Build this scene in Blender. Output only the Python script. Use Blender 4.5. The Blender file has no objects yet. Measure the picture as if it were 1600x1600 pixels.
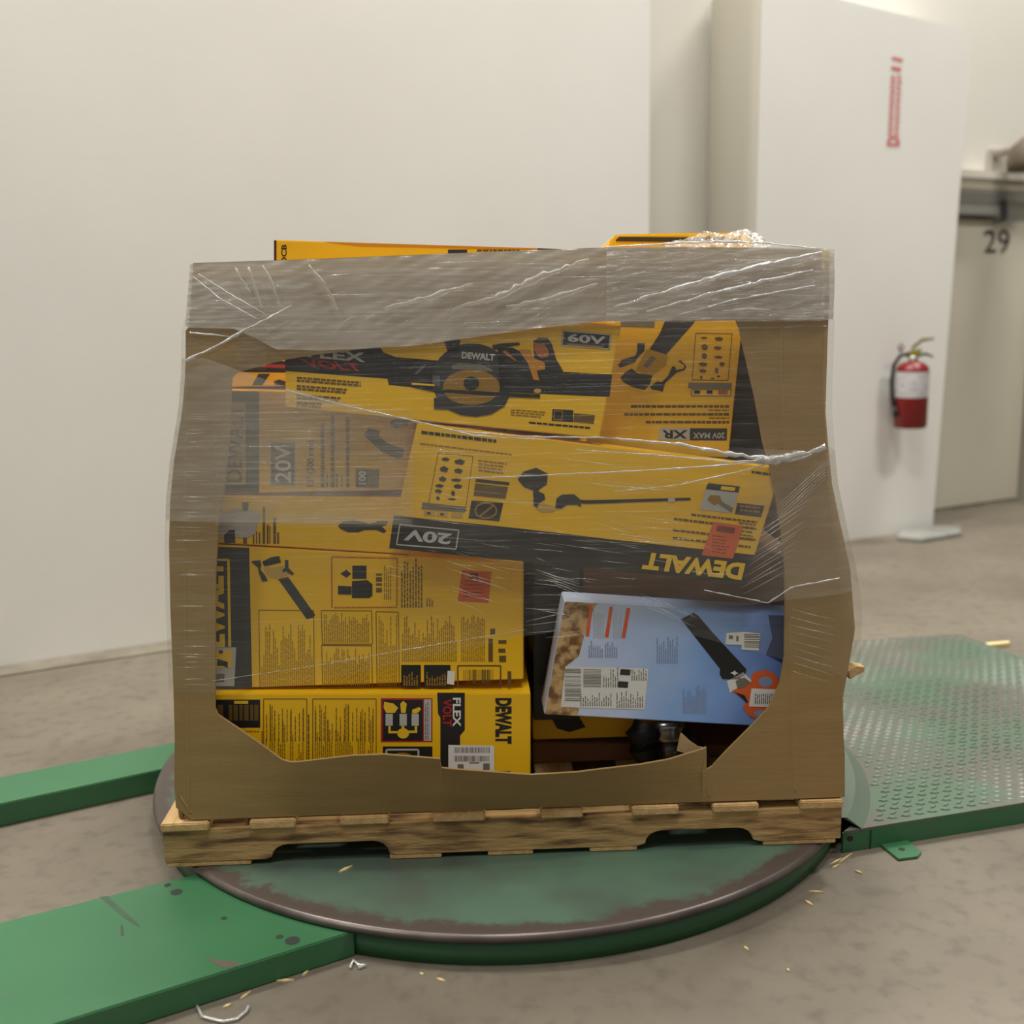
import bpy, bmesh, math, random
from mathutils import Vector, Matrix
from mathutils.geometry import tessellate_polygon
random.seed(7)
C = bpy.context.scene.collection
S = bpy.context.scene

# ------------------------------------------------------------------ camera
FPX, PITCH, ROLL, CAMH = 1708.854, 0.1810, 0.0170, 1.024
ZD = 0.059                                  # top of the turntable disc
DCX, DCY, DR = -0.032, 2.317, 0.745
cp, sp = math.cos(PITCH), math.sin(PITCH)
FW = Vector((0, cp, -sp)); UP0 = Vector((0, sp, cp)); RT0 = Vector((1, 0, 0))
cr, sr = math.cos(ROLL), math.sin(ROLL)
RT = cr*RT0 - sr*UP0; UPV = sr*RT0 + cr*UP0
CAM = Vector((0, 0, CAMH))
cd = bpy.data.cameras.new('camera'); cam = bpy.data.objects.new('camera', cd); C.objects.link(cam)
m3 = Matrix((RT, UPV, -FW)).transposed()
cam.matrix_world = Matrix.Translation(CAM) @ m3.to_4x4()
cd.sensor_width = 36; cd.sensor_height = 36; cd.lens = FPX/1600*36
cd.clip_start = 0.05; cd.clip_end = 100
cd.dof.use_dof = True; cd.dof.focus_distance = 1.95; cd.dof.aperture_fstop = 2.4
S.camera = cam

# ------------------------------------------------------------------ world, lights, exposure
S.view_settings.view_transform = 'Standard'; S.view_settings.look = 'None'
S.view_settings.gamma = 1; S.view_settings.exposure = 0.14
S.view_settings.use_curve_mapping = False
try: S.cycles.transparent_max_bounces = 32
except Exception: pass
w = bpy.data.worlds.new('hall_ambient'); S.world = w; w.use_nodes = True
w.node_tree.nodes['Background'].inputs[0].default_value = (1.0, 0.985, 0.96, 1)
w.node_tree.nodes['Background'].inputs[1].default_value = 0.20
def lamp(name, loc, size, power, col=(1, 0.978, 0.94), rz=0):
    l = bpy.data.lights.new(name, 'AREA'); l.shape = 'RECTANGLE'; l.size = size[0]; l.size_y = size[1]
    l.energy = power; l.color = col
    o = bpy.data.objects.new(name, l); C.objects.link(o); o.location = loc; o.rotation_euler = (0, 0, rz)
    return o
LRZ = math.radians(27)
for (x, y, p) in ((-2.6, 2.3, 150), (0.2, 3.6, 150), (3.2, 5.1, 160), (-3.4, -1.0, 78), (0.2, 0.4, 85), (3.6, 1.9, 110)):
    lamp('high_bay_lamp', (x, y, 5.2), (1.3, 0.5), p, rz=LRZ)

# ------------------------------------------------------------------ pixel helpers
def pray(px, py):
    return FW + ((px-800)/FPX)*RT - ((py-800)/FPX)*UPV
def hit(px, py, P, n):
    d = pray(px, py); t = (P-CAM).dot(n)/d.dot(n)
    return CAM + d*t
ZV = Vector((0, 0, 1))
def at(px, py, z=0.0):
    return hit(px, py, Vector((0, 0, z)), ZV)

# ------------------------------------------------------------------ materials
def srgb(c):
    return tuple(((v/255)/12.92 if v/255 <= .04045 else ((v/255+.055)/1.055)**2.4) for v in c) + (1,)
MATS = {}
def nodes(name):
    m = bpy.data.materials.new(name); m.use_nodes = True
    return m, m.node_tree.nodes, m.node_tree.links, m.node_tree.nodes['Principled BSDF']
def plain(name, rgb, rough=.6, metal=0, spec=None):
    if name in MATS: return MATS[name]
    m, N, L, b = nodes(name)
    b.inputs['Base Color'].default_value = srgb(rgb); b.inputs['Roughness'].default_value = rough
    b.inputs['Metallic'].default_value = metal
    MATS[name] = m; return m
def noisy(name, c1, c2, scale=8, rough=.7, stretch=(1, 1, 1), detail=6, bump=0, bscale=60, lo=.35, hi=.65, metal=0, c3=None, s3=1.5, lo3=.5, hi3=.7):
    m, N, L, b = nodes(name)
    tc = N.new('ShaderNodeTexCoord'); mp = N.new('ShaderNodeMapping'); mp.inputs['Scale'].default_value = stretch
    L.new(tc.outputs['Object'], mp.inputs['Vector'])
    nz = N.new('ShaderNodeTexNoise'); nz.inputs['Scale'].default_value = scale; nz.inputs['Detail'].default_value = detail
    L.new(mp.outputs[0], nz.inputs['Vector'])
    r = N.new('ShaderNodeValToRGB'); r.color_ramp.elements[0].position = lo; r.color_ramp.elements[1].position = hi
    r.color_ramp.elements[0].color = srgb(c1); r.color_ramp.elements[1].color = srgb(c2)
    L.new(nz.outputs['Fac'], r.inputs[0]); out = r.outputs[0]
    if c3:
        n3 = N.new('ShaderNodeTexNoise'); n3.inputs['Scale'].default_value = s3; n3.inputs['Detail'].default_value = 8
        L.new(mp.outputs[0], n3.inputs['Vector'])
        mr = N.new('ShaderNodeMapRange'); mr.inputs['From Min'].default_value = lo3; mr.inputs['From Max'].default_value = hi3
        L.new(n3.outputs['Fac'], mr.inputs['Value'])
        mx = N.new('ShaderNodeMix'); mx.data_type = 'RGBA'; mx.inputs['B'].default_value = srgb(c3)
        L.new(mr.outputs[0], mx.inputs['Factor']); L.new(out, mx.inputs['A']); out = mx.outputs['Result']
    L.new(out, b.inputs['Base Color']); b.inputs['Roughness'].default_value = rough; b.inputs['Metallic'].default_value = metal
    if bump:
        nb = N.new('ShaderNodeTexNoise'); nb.inputs['Scale'].default_value = bscale; nb.inputs['Detail'].default_value = 4
        L.new(mp.outputs[0], nb.inputs['Vector'])
        bp = N.new('ShaderNodeBump'); bp.inputs['Strength'].default_value = bump; bp.inputs['Distance'].default_value = .01
        L.new(nb.outputs['Fac'], bp.inputs['Height']); L.new(bp.outputs[0], b.inputs['Normal'])
    MATS[name] = m; return m

M_wall = noisy('wall_paint', (226, 223, 214), (232, 229, 221), 1.2, .75, bump=.03, bscale=40)
M_wall2 = noisy('wall_paint_greyish', (204, 200, 188), (212, 208, 197), 1.0, .75)  # slightly darker off-white for the wall behind the pier
M_jamb = plain('jamb_beige', (182, 177, 163), .7)
M_door = noisy('door_paint', (196, 190, 170), (204, 198, 179), 1.0, .6)
M_floor = noisy('concrete', (99, 90, 76), (116, 107, 91), 2.2, .62, detail=10, bump=.12, bscale=30, c3=(84, 76, 64), s3=26, lo3=.5, hi3=.85)
M_joint = noisy('floor_joint', (104, 97, 82), (126, 118, 102), 9, .85)
M_green = noisy('green_paint', (52, 103, 66), (60, 110, 73), 3, .38, c3=(70, 92, 72), s3=7, lo3=.62, hi3=.78)
M_kraft = noisy('kraft_board', (147, 119, 73), (154, 126, 79), 5, .75, (1, 1, 6), bump=.05, bscale=25)
M_kraft_in = plain('kraft_edge', (172, 140, 96), .85)
M_wood = noisy('pallet_wood', (188, 152, 98), (142, 108, 66), 9, .8, (1, 6, 6), detail=8, bump=.25, bscale=30, lo=.38, hi=.66, c3=(84, 64, 42), s3=9, lo3=.50, hi3=.70)
M_wood2 = noisy('board_wood', (206, 172, 118), (184, 148, 96), 7, .8, (8, 1, 8), detail=8, bump=.2, bscale=30, c3=(150, 116, 74), s3=8, lo3=.6, hi3=.8)
M_yel = noisy('yellow_carton', (240, 188, 20), (243, 193, 26), 3, .42)
M_black = plain('print_black', (30, 30, 31), .45)
M_dark = plain('print_charcoal', (52, 52, 55), .45)
M_fine = plain('print_fine', (150, 112, 24), .5)
M_fined = plain('print_fine_dark', (104, 78, 26), .5)
M_grey = plain('print_grey', (118, 112, 98), .5)
M_lgrey = plain('print_light_grey', (186, 184, 178), .5)
M_white = plain('print_white', (228, 226, 220), .5)
M_red = plain('print_red', (176, 34, 36), .5)
M_orange = plain('print_orange', (222, 98, 44), .55)
M_olabel = noisy('orange_label', (218, 100, 46), (204, 86, 40), 20, .6)
M_amber = plain('print_amber', (150, 110, 30), .5)
M_tan = plain('print_tan', (196, 160, 84), .5)
M_yprint = plain('print_yellow', (240, 194, 40), .45)
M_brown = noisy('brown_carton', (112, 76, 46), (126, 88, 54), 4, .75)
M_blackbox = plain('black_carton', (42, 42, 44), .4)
M_steel = plain('steel', (170, 170, 168), .3, 1)
M_rubber = plain('black_rubber', (26, 26, 27), .55)
M_redpaint = plain('red_enamel', (116, 15, 14), .3)
M_navy = plain('print_navy', (46, 62, 104), .5)
M_bluegrey = plain('print_blue_grey', (140, 152, 184), .5)
M_gravel = noisy('print_gravel', (120, 84, 46), (206, 170, 116), 55, .55, detail=3, lo=.4, hi=.6)
M_doortext = plain('door_number_paint', (56, 54, 50), .6)
M_walltext = plain('red_wall_paint', (206, 104, 100), .6)
M_tape = plain('orange_tape', (214, 134, 84), .45)

def disc_mat():
    m, N, L, b = nodes('worn_turntable')
    tc = N.new('ShaderNodeTexCoord')
    ln = N.new('ShaderNodeVectorMath'); ln.operation = 'LENGTH'; L.new(tc.outputs['Object'], ln.inputs[0])
    nz = N.new('ShaderNodeTexNoise'); nz.inputs['Scale'].default_value = 9; nz.inputs['Detail'].default_value = 9; nz.inputs['Roughness'].default_value = .7
    L.new(tc.outputs['Object'], nz.inputs['Vector'])
    ma = N.new('ShaderNodeMath'); ma.operation = 'MULTIPLY_ADD'; ma.inputs[1].default_value = .16; ma.inputs[2].default_value = -.08
    L.new(nz.outputs['Fac'], ma.inputs[0])
    ad = N.new('ShaderNodeMath'); ad.operation = 'ADD'; L.new(ln.outputs['Value'], ad.inputs[0]); L.new(ma.outputs[0], ad.inputs[1])
    mr = N.new('ShaderNodeMapRange'); mr.inputs['From Min'].default_value = .706; mr.inputs['From Max'].default_value = .722
    L.new(ad.outputs[0], mr.inputs['Value'])
    r = N.new('ShaderNodeValToRGB'); r.color_ramp.elements[0].position = .36; r.color_ramp.elements[1].position = .62
    r.color_ramp.elements[0].color = srgb((78, 87, 77)); r.color_ramp.elements[1].color = srgb((86, 112, 93))
    n2 = N.new('ShaderNodeTexNoise'); n2.inputs['Scale'].default_value = 5; n2.inputs['Detail'].default_value = 8
    L.new(tc.outputs['Object'], n2.inputs['Vector']); L.new(n2.outputs['Fac'], r.inputs[0])
    mx = N.new('ShaderNodeMix'); mx.data_type = 'RGBA'; mx.inputs['B'].default_value = srgb((82, 72, 65))
    L.new(mr.outputs[0], mx.inputs['Factor']); L.new(r.outputs[0], mx.inputs['A'])
    L.new(mx.outputs['Result'], b.inputs['Base Color']); b.inputs['Roughness'].default_value = .42; b.inputs['Metallic'].default_value = .15
    return m
M_disc = disc_mat()
M_rim = noisy('worn_rim_steel', (84, 74, 68), (108, 98, 92), 12, .35, metal=.5)
M_tread = noisy('tread_plate_paint', (100, 97, 87), (86, 108, 88), 2.6, .42, detail=8, lo=.47, hi=.60, metal=.15)
M_lug = noisy('tread_lug_worn', (206, 206, 198), (118, 136, 116), 2.0, .28, detail=6, lo=.4, hi=.58, metal=.4)

def blue_mat():
    m, N, L, b = nodes('sky_print')
    tc = N.new('ShaderNodeTexCoord'); sx = N.new('ShaderNodeSeparateXYZ'); L.new(tc.outputs['Object'], sx.inputs[0])
    nz = N.new('ShaderNodeTexNoise'); nz.inputs['Scale'].default_value = 9; nz.inputs['Detail'].default_value = 5; L.new(tc.outputs['Object'], nz.inputs['Vector'])
    ma = N.new('ShaderNodeMath'); ma.operation = 'MULTIPLY_ADD'; ma.inputs[1].default_value = .18; L.new(nz.outputs['Fac'], ma.inputs[0]); L.new(sx.outputs['X'], ma.inputs[2])
    mr = N.new('ShaderNodeMapRange'); mr.inputs['From Min'].default_value = .10; mr.inputs['From Max'].default_value = .54; L.new(ma.outputs[0], mr.inputs['Value'])
    r = N.new('ShaderNodeValToRGB'); e = r.color_ramp.elements
    e[0].color = srgb((216, 220, 232)); e[1].color = srgb((104, 136, 200)); e2 = e.new(.4); e2.color = srgb((194, 210, 240)); e3 = e.new(.72); e3.color = srgb((138, 178, 234))
    L.new(mr.outputs[0], r.inputs[0]); L.new(r.outputs[0], b.inputs['Base Color']); b.inputs['Roughness'].default_value = .35
    return m
M_blue = blue_mat()

def film_mat(name, haze, streak=(1.5, 1.5, 60), gloss=.5, bump=.6, rough=.22, tone=(206, 200, 188)):
    m = bpy.data.materials.new(name); m.use_nodes = True; N = m.node_tree.nodes; L = m.node_tree.links
    N.remove(N['Principled BSDF']); out = N['Material Output']
    tc = N.new('ShaderNodeTexCoord'); mp = N.new('ShaderNodeMapping'); mp.inputs['Scale'].default_value = streak; L.new(tc.outputs['Object'], mp.inputs['Vector'])
    nz = N.new('ShaderNodeTexNoise'); nz.inputs['Scale'].default_value = 3; nz.inputs['Detail'].default_value = 6; L.new(mp.outputs[0], nz.inputs['Vector'])
    n2 = N.new('ShaderNodeTexNoise'); n2.inputs['Scale'].default_value = 7; n2.inputs['Detail'].default_value = 3; L.new(tc.outputs['Object'], n2.inputs['Vector'])
    mu = N.new('ShaderNodeMath'); mu.operation = 'MULTIPLY'; L.new(nz.outputs['Fac'], mu.inputs[0]); L.new(n2.outputs['Fac'], mu.inputs[1])
    mr = N.new('ShaderNodeMapRange'); mr.inputs['From Min'].default_value = .08; mr.inputs['From Max'].default_value = .42
    mr.inputs['To Min'].default_value = haze*.6; mr.inputs['To Max'].default_value = min(1, haze*1.4)
    at_ = N.new('ShaderNodeAttribute'); at_.attribute_name = 'thickness'; mh = N.new('ShaderNodeMath'); mh.operation = 'MULTIPLY'; L.new(mr.outputs[0], mh.inputs[0]); L.new(at_.outputs['Fac'], mh.inputs[1])
    L.new(mu.outputs[0], mr.inputs['Value'])
    bp = N.new('ShaderNodeBump'); bp.inputs['Strength'].default_value = bump; bp.inputs['Distance'].default_value = .01; L.new(nz.outputs['Fac'], bp.inputs['Height'])
    tr = N.new('ShaderNodeBsdfTransparent'); tr.inputs[0].default_value = (.97, .97, .96, 1)
    di = N.new('ShaderNodeBsdfDiffuse'); di.inputs[0].default_value = srgb(tone)
    gl = N.new('ShaderNodeBsdfGlossy'); gl.inputs['Roughness'].default_value = rough; L.new(bp.outputs[0], gl.inputs['Normal'])
    m1 = N.new('ShaderNodeMixShader'); m1.inputs[0].default_value = gloss; L.new(di.outputs[0], m1.inputs[1]); L.new(gl.outputs[0], m1.inputs[2])
    m2 = N.new('ShaderNodeMixShader'); L.new(mh.outputs[0] if name in ('film_mid', 'film_heavy', 'film_light', 'film_thin') else mr.outputs[0], m2.inputs[0]); L.new(tr.outputs[0], m2.inputs[1]); L.new(m1.outputs[0], m2.inputs[2])
    L.new(m2.outputs[0], out.inputs['Surface']); return m
M_film_heavy = film_mat('film_heavy', .55, gloss=.22, bump=.4, tone=(226, 219, 206))
M_film_mid = film_mat('film_mid', .33, (1.5, 1.5, 40), gloss=.22, bump=.35, tone=(226, 219, 206))
M_film_light = film_mat('film_light', .065, gloss=.35, tone=(226, 219, 206))
M_film_right = film_mat('film_thin_right', .20, (6, 6, 40), .45, .9, .2, (232, 226, 216))
M_film_thin = film_mat('film_thin', .055)
M_pleat = film_mat('film_pleat', .72, (20, 20, 20), .5, .8, .15, (240, 238, 234))
M_soft = film_mat('film_soft_fold', .34, (20, 20, 20), .3, .3, .3, (214, 206, 192))
M_ridge = film_mat('film_ridge', .42, (20, 20, 20), .6, .6, .15, (224, 220, 210))

# ------------------------------------------------------------------ object helpers
def link(name, me, mat, parent=None, smooth=False):
    o = bpy.data.objects.new(name, me); C.objects.link(o)
    if mat: me.materials.append(mat)
    if parent: o.parent = parent
    if smooth:
        for p in me.polygons: p.use_smooth = True
    return o
def mesh(name, verts, faces, mat, parent=None, smooth=False):
    me = bpy.data.meshes.new(name); me.from_pydata([tuple(v) for v in verts], [], faces); me.update()
    return link(name, me, mat, parent, smooth)
def from_bm(name, bm, mat, parent=None, smooth=False):
    bmesh.ops.recalc_face_normals(bm, faces=bm.faces)
    me = bpy.data.meshes.new(name); bm.to_mesh(me); bm.free()
    return link(name, me, mat, parent, smooth)
def thing(name, label, cat, loc=(0, 0, 0), group=None, rot=None):
    o = bpy.data.objects.new(name, None); C.objects.link(o); o.location = loc; o.empty_display_size = .05
    if rot: o.rotation_euler = rot
    return tag(o, label, cat, group)
def tag(o, label, cat, group=None):
    o['label'] = label; o['category'] = cat
    if group: o['group'] = group
    return o
def struct(o): o['kind'] = 'structure'; return o
def prism_bm(bm, base, off):
    """closed prism from a 3D polygon and an offset vector"""
    a = [bm.verts.new(p) for p in base]; b = [bm.verts.new(Vector(p)+off) for p in base]
    bm.faces.new(a); bm.faces.new(b[::-1]); n = len(a)
    for i in range(n): bm.faces.new((a[i], b[i], b[(i+1) % n], a[(i+1) % n]))
def prism(name, base, off, mat, parent=None, bevel=0):
    bm = bmesh.new(); prism_bm(bm, base, off)
    bmesh.ops.recalc_face_normals(bm, faces=bm.faces)
    if bevel: bmesh.ops.bevel(bm, geom=[e for e in bm.edges if e.calc_face_angle(0) > .4], offset=bevel, segments=2, affect='EDGES', clamp_overlap=True)
    return from_bm(name, bm, mat, parent)
def box(name, lo, hi, mat, parent=None, bevel=0):
    x0, y0, z0 = lo; x1, y1, z1 = hi
    return prism(name, [Vector((x0, y0, z0)), Vector((x1, y0, z0)), Vector((x1, y1, z0)), Vector((x0, y1, z0))], Vector((0, 0, z1-z0)), mat, parent, bevel)
def tube_bm(bm, pts, rad, seg=8, flat=1.0, side=None):
    pts = [Vector(p) for p in pts]; rings = []
    for i, p in enumerate(pts):
        t = (pts[min(i+1, len(pts)-1)]-pts[max(i-1, 0)]).normalized()
        a = t.cross(side or Vector((.13, .3, 1))).normalized(); b = t.cross(a).normalized()
        r = rad[i] if isinstance(rad, (list, tuple)) else rad
        rings.append([bm.verts.new(p + a*r*math.cos(2*math.pi*k/seg) + b*r*math.sin(2*math.pi*k/seg)*flat) for k in range(seg)])
    for i in range(len(rings)-1):
        for k in range(seg):
            bm.faces.new((rings[i][k], rings[i][(k+1) % seg], rings[i+1][(k+1) % seg], rings[i+1][k]))
    bm.faces.new(rings[0][::-1]); bm.faces.new(rings[-1])
def tube(name, pts, rad, mat, parent=None, seg=10, **k):
    bm = bmesh.new(); tube_bm(bm, pts, rad, seg, **k); return from_bm(name, bm, mat, parent, True)
def lathe(name, prof, mat, parent=None, seg=40, smooth=True):
    bm = bmesh.new(); rings = []
    for r, z in prof:
        if r < 1e-6: rings.append([bm.verts.new((0, 0, z))])
        else: rings.append([bm.verts.new((r*math.cos(2*math.pi*k/seg), r*math.sin(2*math.pi*k/seg), z)) for k in range(seg)])
    for a, b in zip(rings, rings[1:]):
        for k in range(seg):
            if len(a) == 1 and len(b) == 1: continue
            if len(a) == 1: bm.faces.new((a[0], b[k], b[(k+1) % seg]))
            elif len(b) == 1: bm.faces.new((a[k], a[(k+1) % seg], b[0]))
            else: bm.faces.new((a[k], a[(k+1) % seg], b[(k+1) % seg], b[k]))
    o = from_bm(name, bm, mat, parent)
    if smooth:
        for p in o.data.polygons: p.use_smooth = True
    return o
_txt = {}
def text2d(s, bold=0.0):
    k = (s, bold)
    if k in _txt: return _txt[k]
    cu = bpy.data.curves.new('t', 'FONT'); cu.body = s; cu.offset = bold; cu.resolution_u = 3
    o = bpy.data.objects.new('t', cu); C.objects.link(o)
    me = bpy.data.meshes.new_from_object(o.evaluated_get(bpy.context.evaluated_depsgraph_get()))
    V = [(v.co.x, v.co.y) for v in me.vertices]; F = [tuple(p.vertices) for p in me.polygons]
    bpy.data.objects.remove(o); bpy.data.curves.remove(cu); bpy.data.meshes.remove(me)
    x0 = min(v[0] for v in V); x1 = max(v[0] for v in V); y0 = min(v[1] for v in V); y1 = max(v[1] for v in V)
    V = [((x-x0)/(x1-x0), (y-y0)/(y1-y0)) for x, y in V]
    _txt[k] = (V, F); return _txt[k]

# ================================================================== SETTING
floor = struct(mesh('floor', [(-14, -6, 0), (16, -6, 0), (16, 18, 0), (-14, 18, 0)], [(0, 1, 2, 3)], M_floor))

W0 = at(0, 1043); W1 = at(1460, 824)
wd = (W1-W0).normalized()
wn = Vector((wd.y, -wd.x, 0)); 
if wn.dot(CAM-W0) < 0: wn = -wn
def wpt(px, py, off=0): return hit(px, py, W0 - wn*off, wn)
def ws(p): return (Vector(p)-W0).dot(wd)
def wxyz(s, off, z): return W0 + wd*s - wn*off + Vector((0, 0, z))
s_a = ws(wpt(1015, 200)); s_b = ws(wpt(1185, 200)); s_c = ws(wpt(1490, 400))
pB = wxyz(s_b, 0, 0); q = hit(1105, 200, pB, wd); RD = -(q-W0).dot(wn)      # depth of the recess
HW = 6.0
def wbox(name, s0, s1, o0, o1, z0, z1, mat, parent=None, bevel=0):
    return prism(name, [wxyz(s0, o0, z0), wxyz(s1, o0, z0), wxyz(s1, o1, z0), wxyz(s0, o1, z0)], Vector((0, 0, z1-z0)), mat, parent, bevel)
struct(wbox('wall_left', -8, s_a, 0, RD+.15, 0, HW, M_wall))
pTL = wpt(1186, -32); pTR = wpt(1520, 50); pBR = wpt(1457, 824.5); pBR.z = 0; ptop = pTR.z
struct(prism('wall_pier', [wxyz(s_b, 0, 0), pBR, pTR, wxyz(s_b, 0, pTL.z)], -wn*(RD-.02), M_wall))
struct(wbox('trim_2', s_b-.004, s_b-.0005, .0, RD-.02, 0, pTL.z, M_jamb))  # thin slab giving the recess side of the pier a darker beige
s_c = ws(pBR)
dp = at(1500, 809); DO = -(dp-W0).dot(wn)
DO = max(DO, RD+.02)
struct(wbox('wall_back', s_a+.002, s_c+9.0, RD, RD+.15, 0, HW, M_wall2))
struct(wbox('trim_1', -8, s_a, -.10, -.002, 0.0, .004, M_joint))
struct(wbox('trim_3', s_c+.002, s_c+3.0, RD-.07, RD-.002, 0.0, .004, M_joint))
# dock door in the far recess
def dpt(px, py, off=0): return hit(px, py, W0 - wn*(RD-off), wn)
d0 = s_c-.3; d1 = ws(dpt(1596, 500)); zt = dpt(1540, 345).z
door = bpy.data.objects.new('door_1', None); C.objects.link(door); struct(door); door.location = wxyz(d0, RD, 0)
door['label'] = 'beige dock door with black number 29 and steel track'
def dchild(o):
    o.parent = door; o.matrix_parent_inverse = Matrix.Translation(-door.location); return o
nP = 1
for i in range(nP):
    z0 = .012 + (zt-.012)*i/nP; z1 = .012 + (zt-.012)*(i+1)/nP - .003
    dchild(wbox('door_panel', d0, d1, RD-.045, RD-.004, z0, z1, M_door, bevel=.002))
def dz(y, x=1550): return dpt(x, y, .06).z
dchild(wbox('header_cap', d0, d1+.5, RD-.075, RD-.003, dz(280), dz(268), plain('header_light', (206, 200, 186), .6)))
dchild(wbox('header_beam', d0, d1+.5, RD-.07, RD-.003, dz(297), dz(280), plain('header_grey', (160, 152, 134), .5)))
dchild(wbox('spring_shaft', d0, d1+.3, RD-.085, RD-.046, dz(315), dz(299), plain('shaft_grey', (140, 135, 122), .4, .1)))
dchild(wbox('hanger_plate', d0, ws(dpt(1548, 320)), RD-.09, RD-.046, dz(322), dz(302), plain('hanger_dark', (112, 108, 98), .5, .1)))
dchild(wbox('track_bar', d0, ws(dpt(1556, 330)), RD-.095, RD-.046, dz(337), dz(323), plain('track_steel', (150, 148, 138), .4, .3)))
def dtext(name, s, px0, py0, px1, py1, off=.05, mat=M_doortext, bold=.0):
    V, F = text2d(s, bold)
    return dchild(mesh(name, [dpt(px0+(px1-px0)*x, py1+(py0-py1)*y, off) for x, y in V], F, mat))
dtext('door_number', '29', 1538, 359, 1578, 395)
dtext('door_letter', 'J', 1549, 313, 1574, 349, .10)
struct(wbox('wall_right', d1+.03, s_c+6, RD-.16, RD-.002, 0, zt, M_jamb))

# red lettering on the pier (illegible small letters, big D and two slashes)
lt = thing('wall_lettering', 'blurred red vertical lettering painted on the white pier above extinguisher', 'lettering', wpt(1396, 225))
def lchild(o):
    o.parent = lt; o.matrix_parent_inverse = Matrix.Translation(-lt.location); return o
def wpoly(name, pts, off=-.0015, mat=M_walltext): return lchild(mesh(name, [wpt(x, y, off) for x, y in pts], [tuple(range(len(pts)))], mat))
V, F = text2d('D', .05)
lchild(mesh('letter', [wpt(1385+20*(1-y)+1, 228-15*x, -.0015) for x, y in V], F, M_walltext))
wpoly('stroke', [(1394, 88), (1411, 92), (1410, 97), (1393, 92)])
wpoly('stroke', [(1393, 103), (1409, 106), (1407, 112), (1392, 108)])
for row, (dx0, dx1) in enumerate(((-1, 7), (9.5, 16))):
    y = 212
    while y > 121:
        h = random.uniform(5, 8)
        xb = 1389 + (212-y)*.05
        wpoly('letter', [(xb+dx0, y), (xb+dx1, y+.6), (xb+dx1, y-1.6), (xb+dx0+3, y-2), (xb+dx0+3, y-h+2), (xb+dx1-1, y-h+2), (xb+dx1-1, y-h+.5), (xb+dx0, y-h)])
        y -= h+2.2

# dark bracket lamp at far right over the door
g = thing('dock_light', 'dark rounded dock lamp on arm above the dock door', 'lamp', dpt(1597, 245, .2))
bx = dpt(1600, 240, .25); 
o = lathe('lamp_head', [(0, .10), (.05, .095), (.10, .05), (.115, -.02), (.11, -.06), (.0, -.065)], plain('lamp_brown', (96, 84, 70), .5), g); o.location = (.06, .02, 0)
tube('arm', [Vector((.06, .02, 0)) + Vector((0, 0, .05)), Vector((0.05, 0.08, .06)), -wn*.2 + Vector((.02, 0, .03))], .02, plain('arm_grey', (150, 142, 130), .5), g)
prism('wall_plate', [-wn*.195 + wd*a + Vector((0, 0, b)) for a, b in ((.0, -.05), (.14, -.05), (.14, .06), (.0, .06))], wn*.02, plain('plate_grey', (172, 164, 152), .6), g)

# ------------------------------------------------------------------ fire extinguisher
ec = wpt(1394, 665, -.005); rE = 24.5/FPX*(ec-CAM).dot(FW); hE = 100/FPX*(ec-CAM).dot(FW)
e = thing('fire_extinguisher', 'red fire extinguisher with white label hung on the white pier', 'fire extinguisher', ec + wn*(rE+.03))
R = rE; H = hE
lathe('cylinder', [(0, 0), (R*.9, 0), (R, R*.12), (R, H*.86), (R*.93, H*.93), (R*.62, H*.99), (R*.3, H*1.0), (R*.3, H*1.02), (0, H*1.02)], M_redpaint, e)
lathe('label_sleeve', [(R*1.006, H*.47), (R*1.008, H*.475), (R*1.008, H*.85), (R*1.006, H*.855)], noisy('ext_label', (196, 192, 190), (168, 166, 168), 30, .5, (1, 1, 3)), e)
lathe('neck', [(R*.28, H*1.0), (R*.28, H*1.08), (R*.2, H*1.1), (0, H*1.1)], M_steel, e)
cam_dir = Vector((CAM.x-ec.x, CAM.y-ec.y, 0)).normalized(); sd = Vector((-cam_dir.y, cam_dir.x, 0))
if sd.dot(RT) < 0: sd = -sd
def ep(a, b, z): return sd*a*R + cam_dir*b*R + Vector((0, 0, z*H))
prism('valve', [ep(-.45, .2, 1.07), ep(.35, .2, 1.07), ep(.5, .2, 1.2), ep(-.3, .2, 1.16)], -cam_dir*R*.4, plain('valve_brass', (150, 140, 40), .4, .5), e, .003)
prism('lever', [ep(-.1, .12, 1.17), ep(.5, .12, 1.30), ep(1.15, .12, 1.33), ep(1.15, .12, 1.36), ep(.45, .12, 1.35), ep(-.15, .12, 1.22)], -cam_dir*R*.24, plain('lever_olive', (120, 112, 52), .4, .3), e)
prism('carry_handle', [ep(.2, .12, 1.1), ep(.7, .12, 1.14), ep(1.15, .12, 1.09), ep(1.15, .12, 1.06), ep(.7, .12, 1.10), ep(.2, .12, 1.06)], -cam_dir*R*.24, M_rubber, e)
tube('safety_pin', [ep(-.75, .0, 1.15), ep(-.6, .05, 1.22), ep(-.75, .1, 1.28), ep(-.9, .05, 1.22), ep(-.75, 0, 1.15)], .004, M_redpaint, e)
hz_ = tube('hose', [ep(-.3, .2, 1.12), ep(-.75, .35, 1.1), ep(-1.12, .35, .95), ep(-1.2, .35, .7), ep(-1.12, .42, .45), ep(-.95, .55, .28)], R*.13, M_rubber, e)
tube('nozzle', [ep(-.98, .5, .34), ep(-.85, .62, .18)], [R*.13, R*.2], M_rubber, hz_)
wbr = plain('bracket_grey', (96, 88, 80), .5)
prism('wall_bracket', [ep(-.2, -1, .1), ep(.2, -1, .1), ep(.2, -1, .95), ep(-.2, -1, .95)], -wn*.035, wbr, e)
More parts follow.
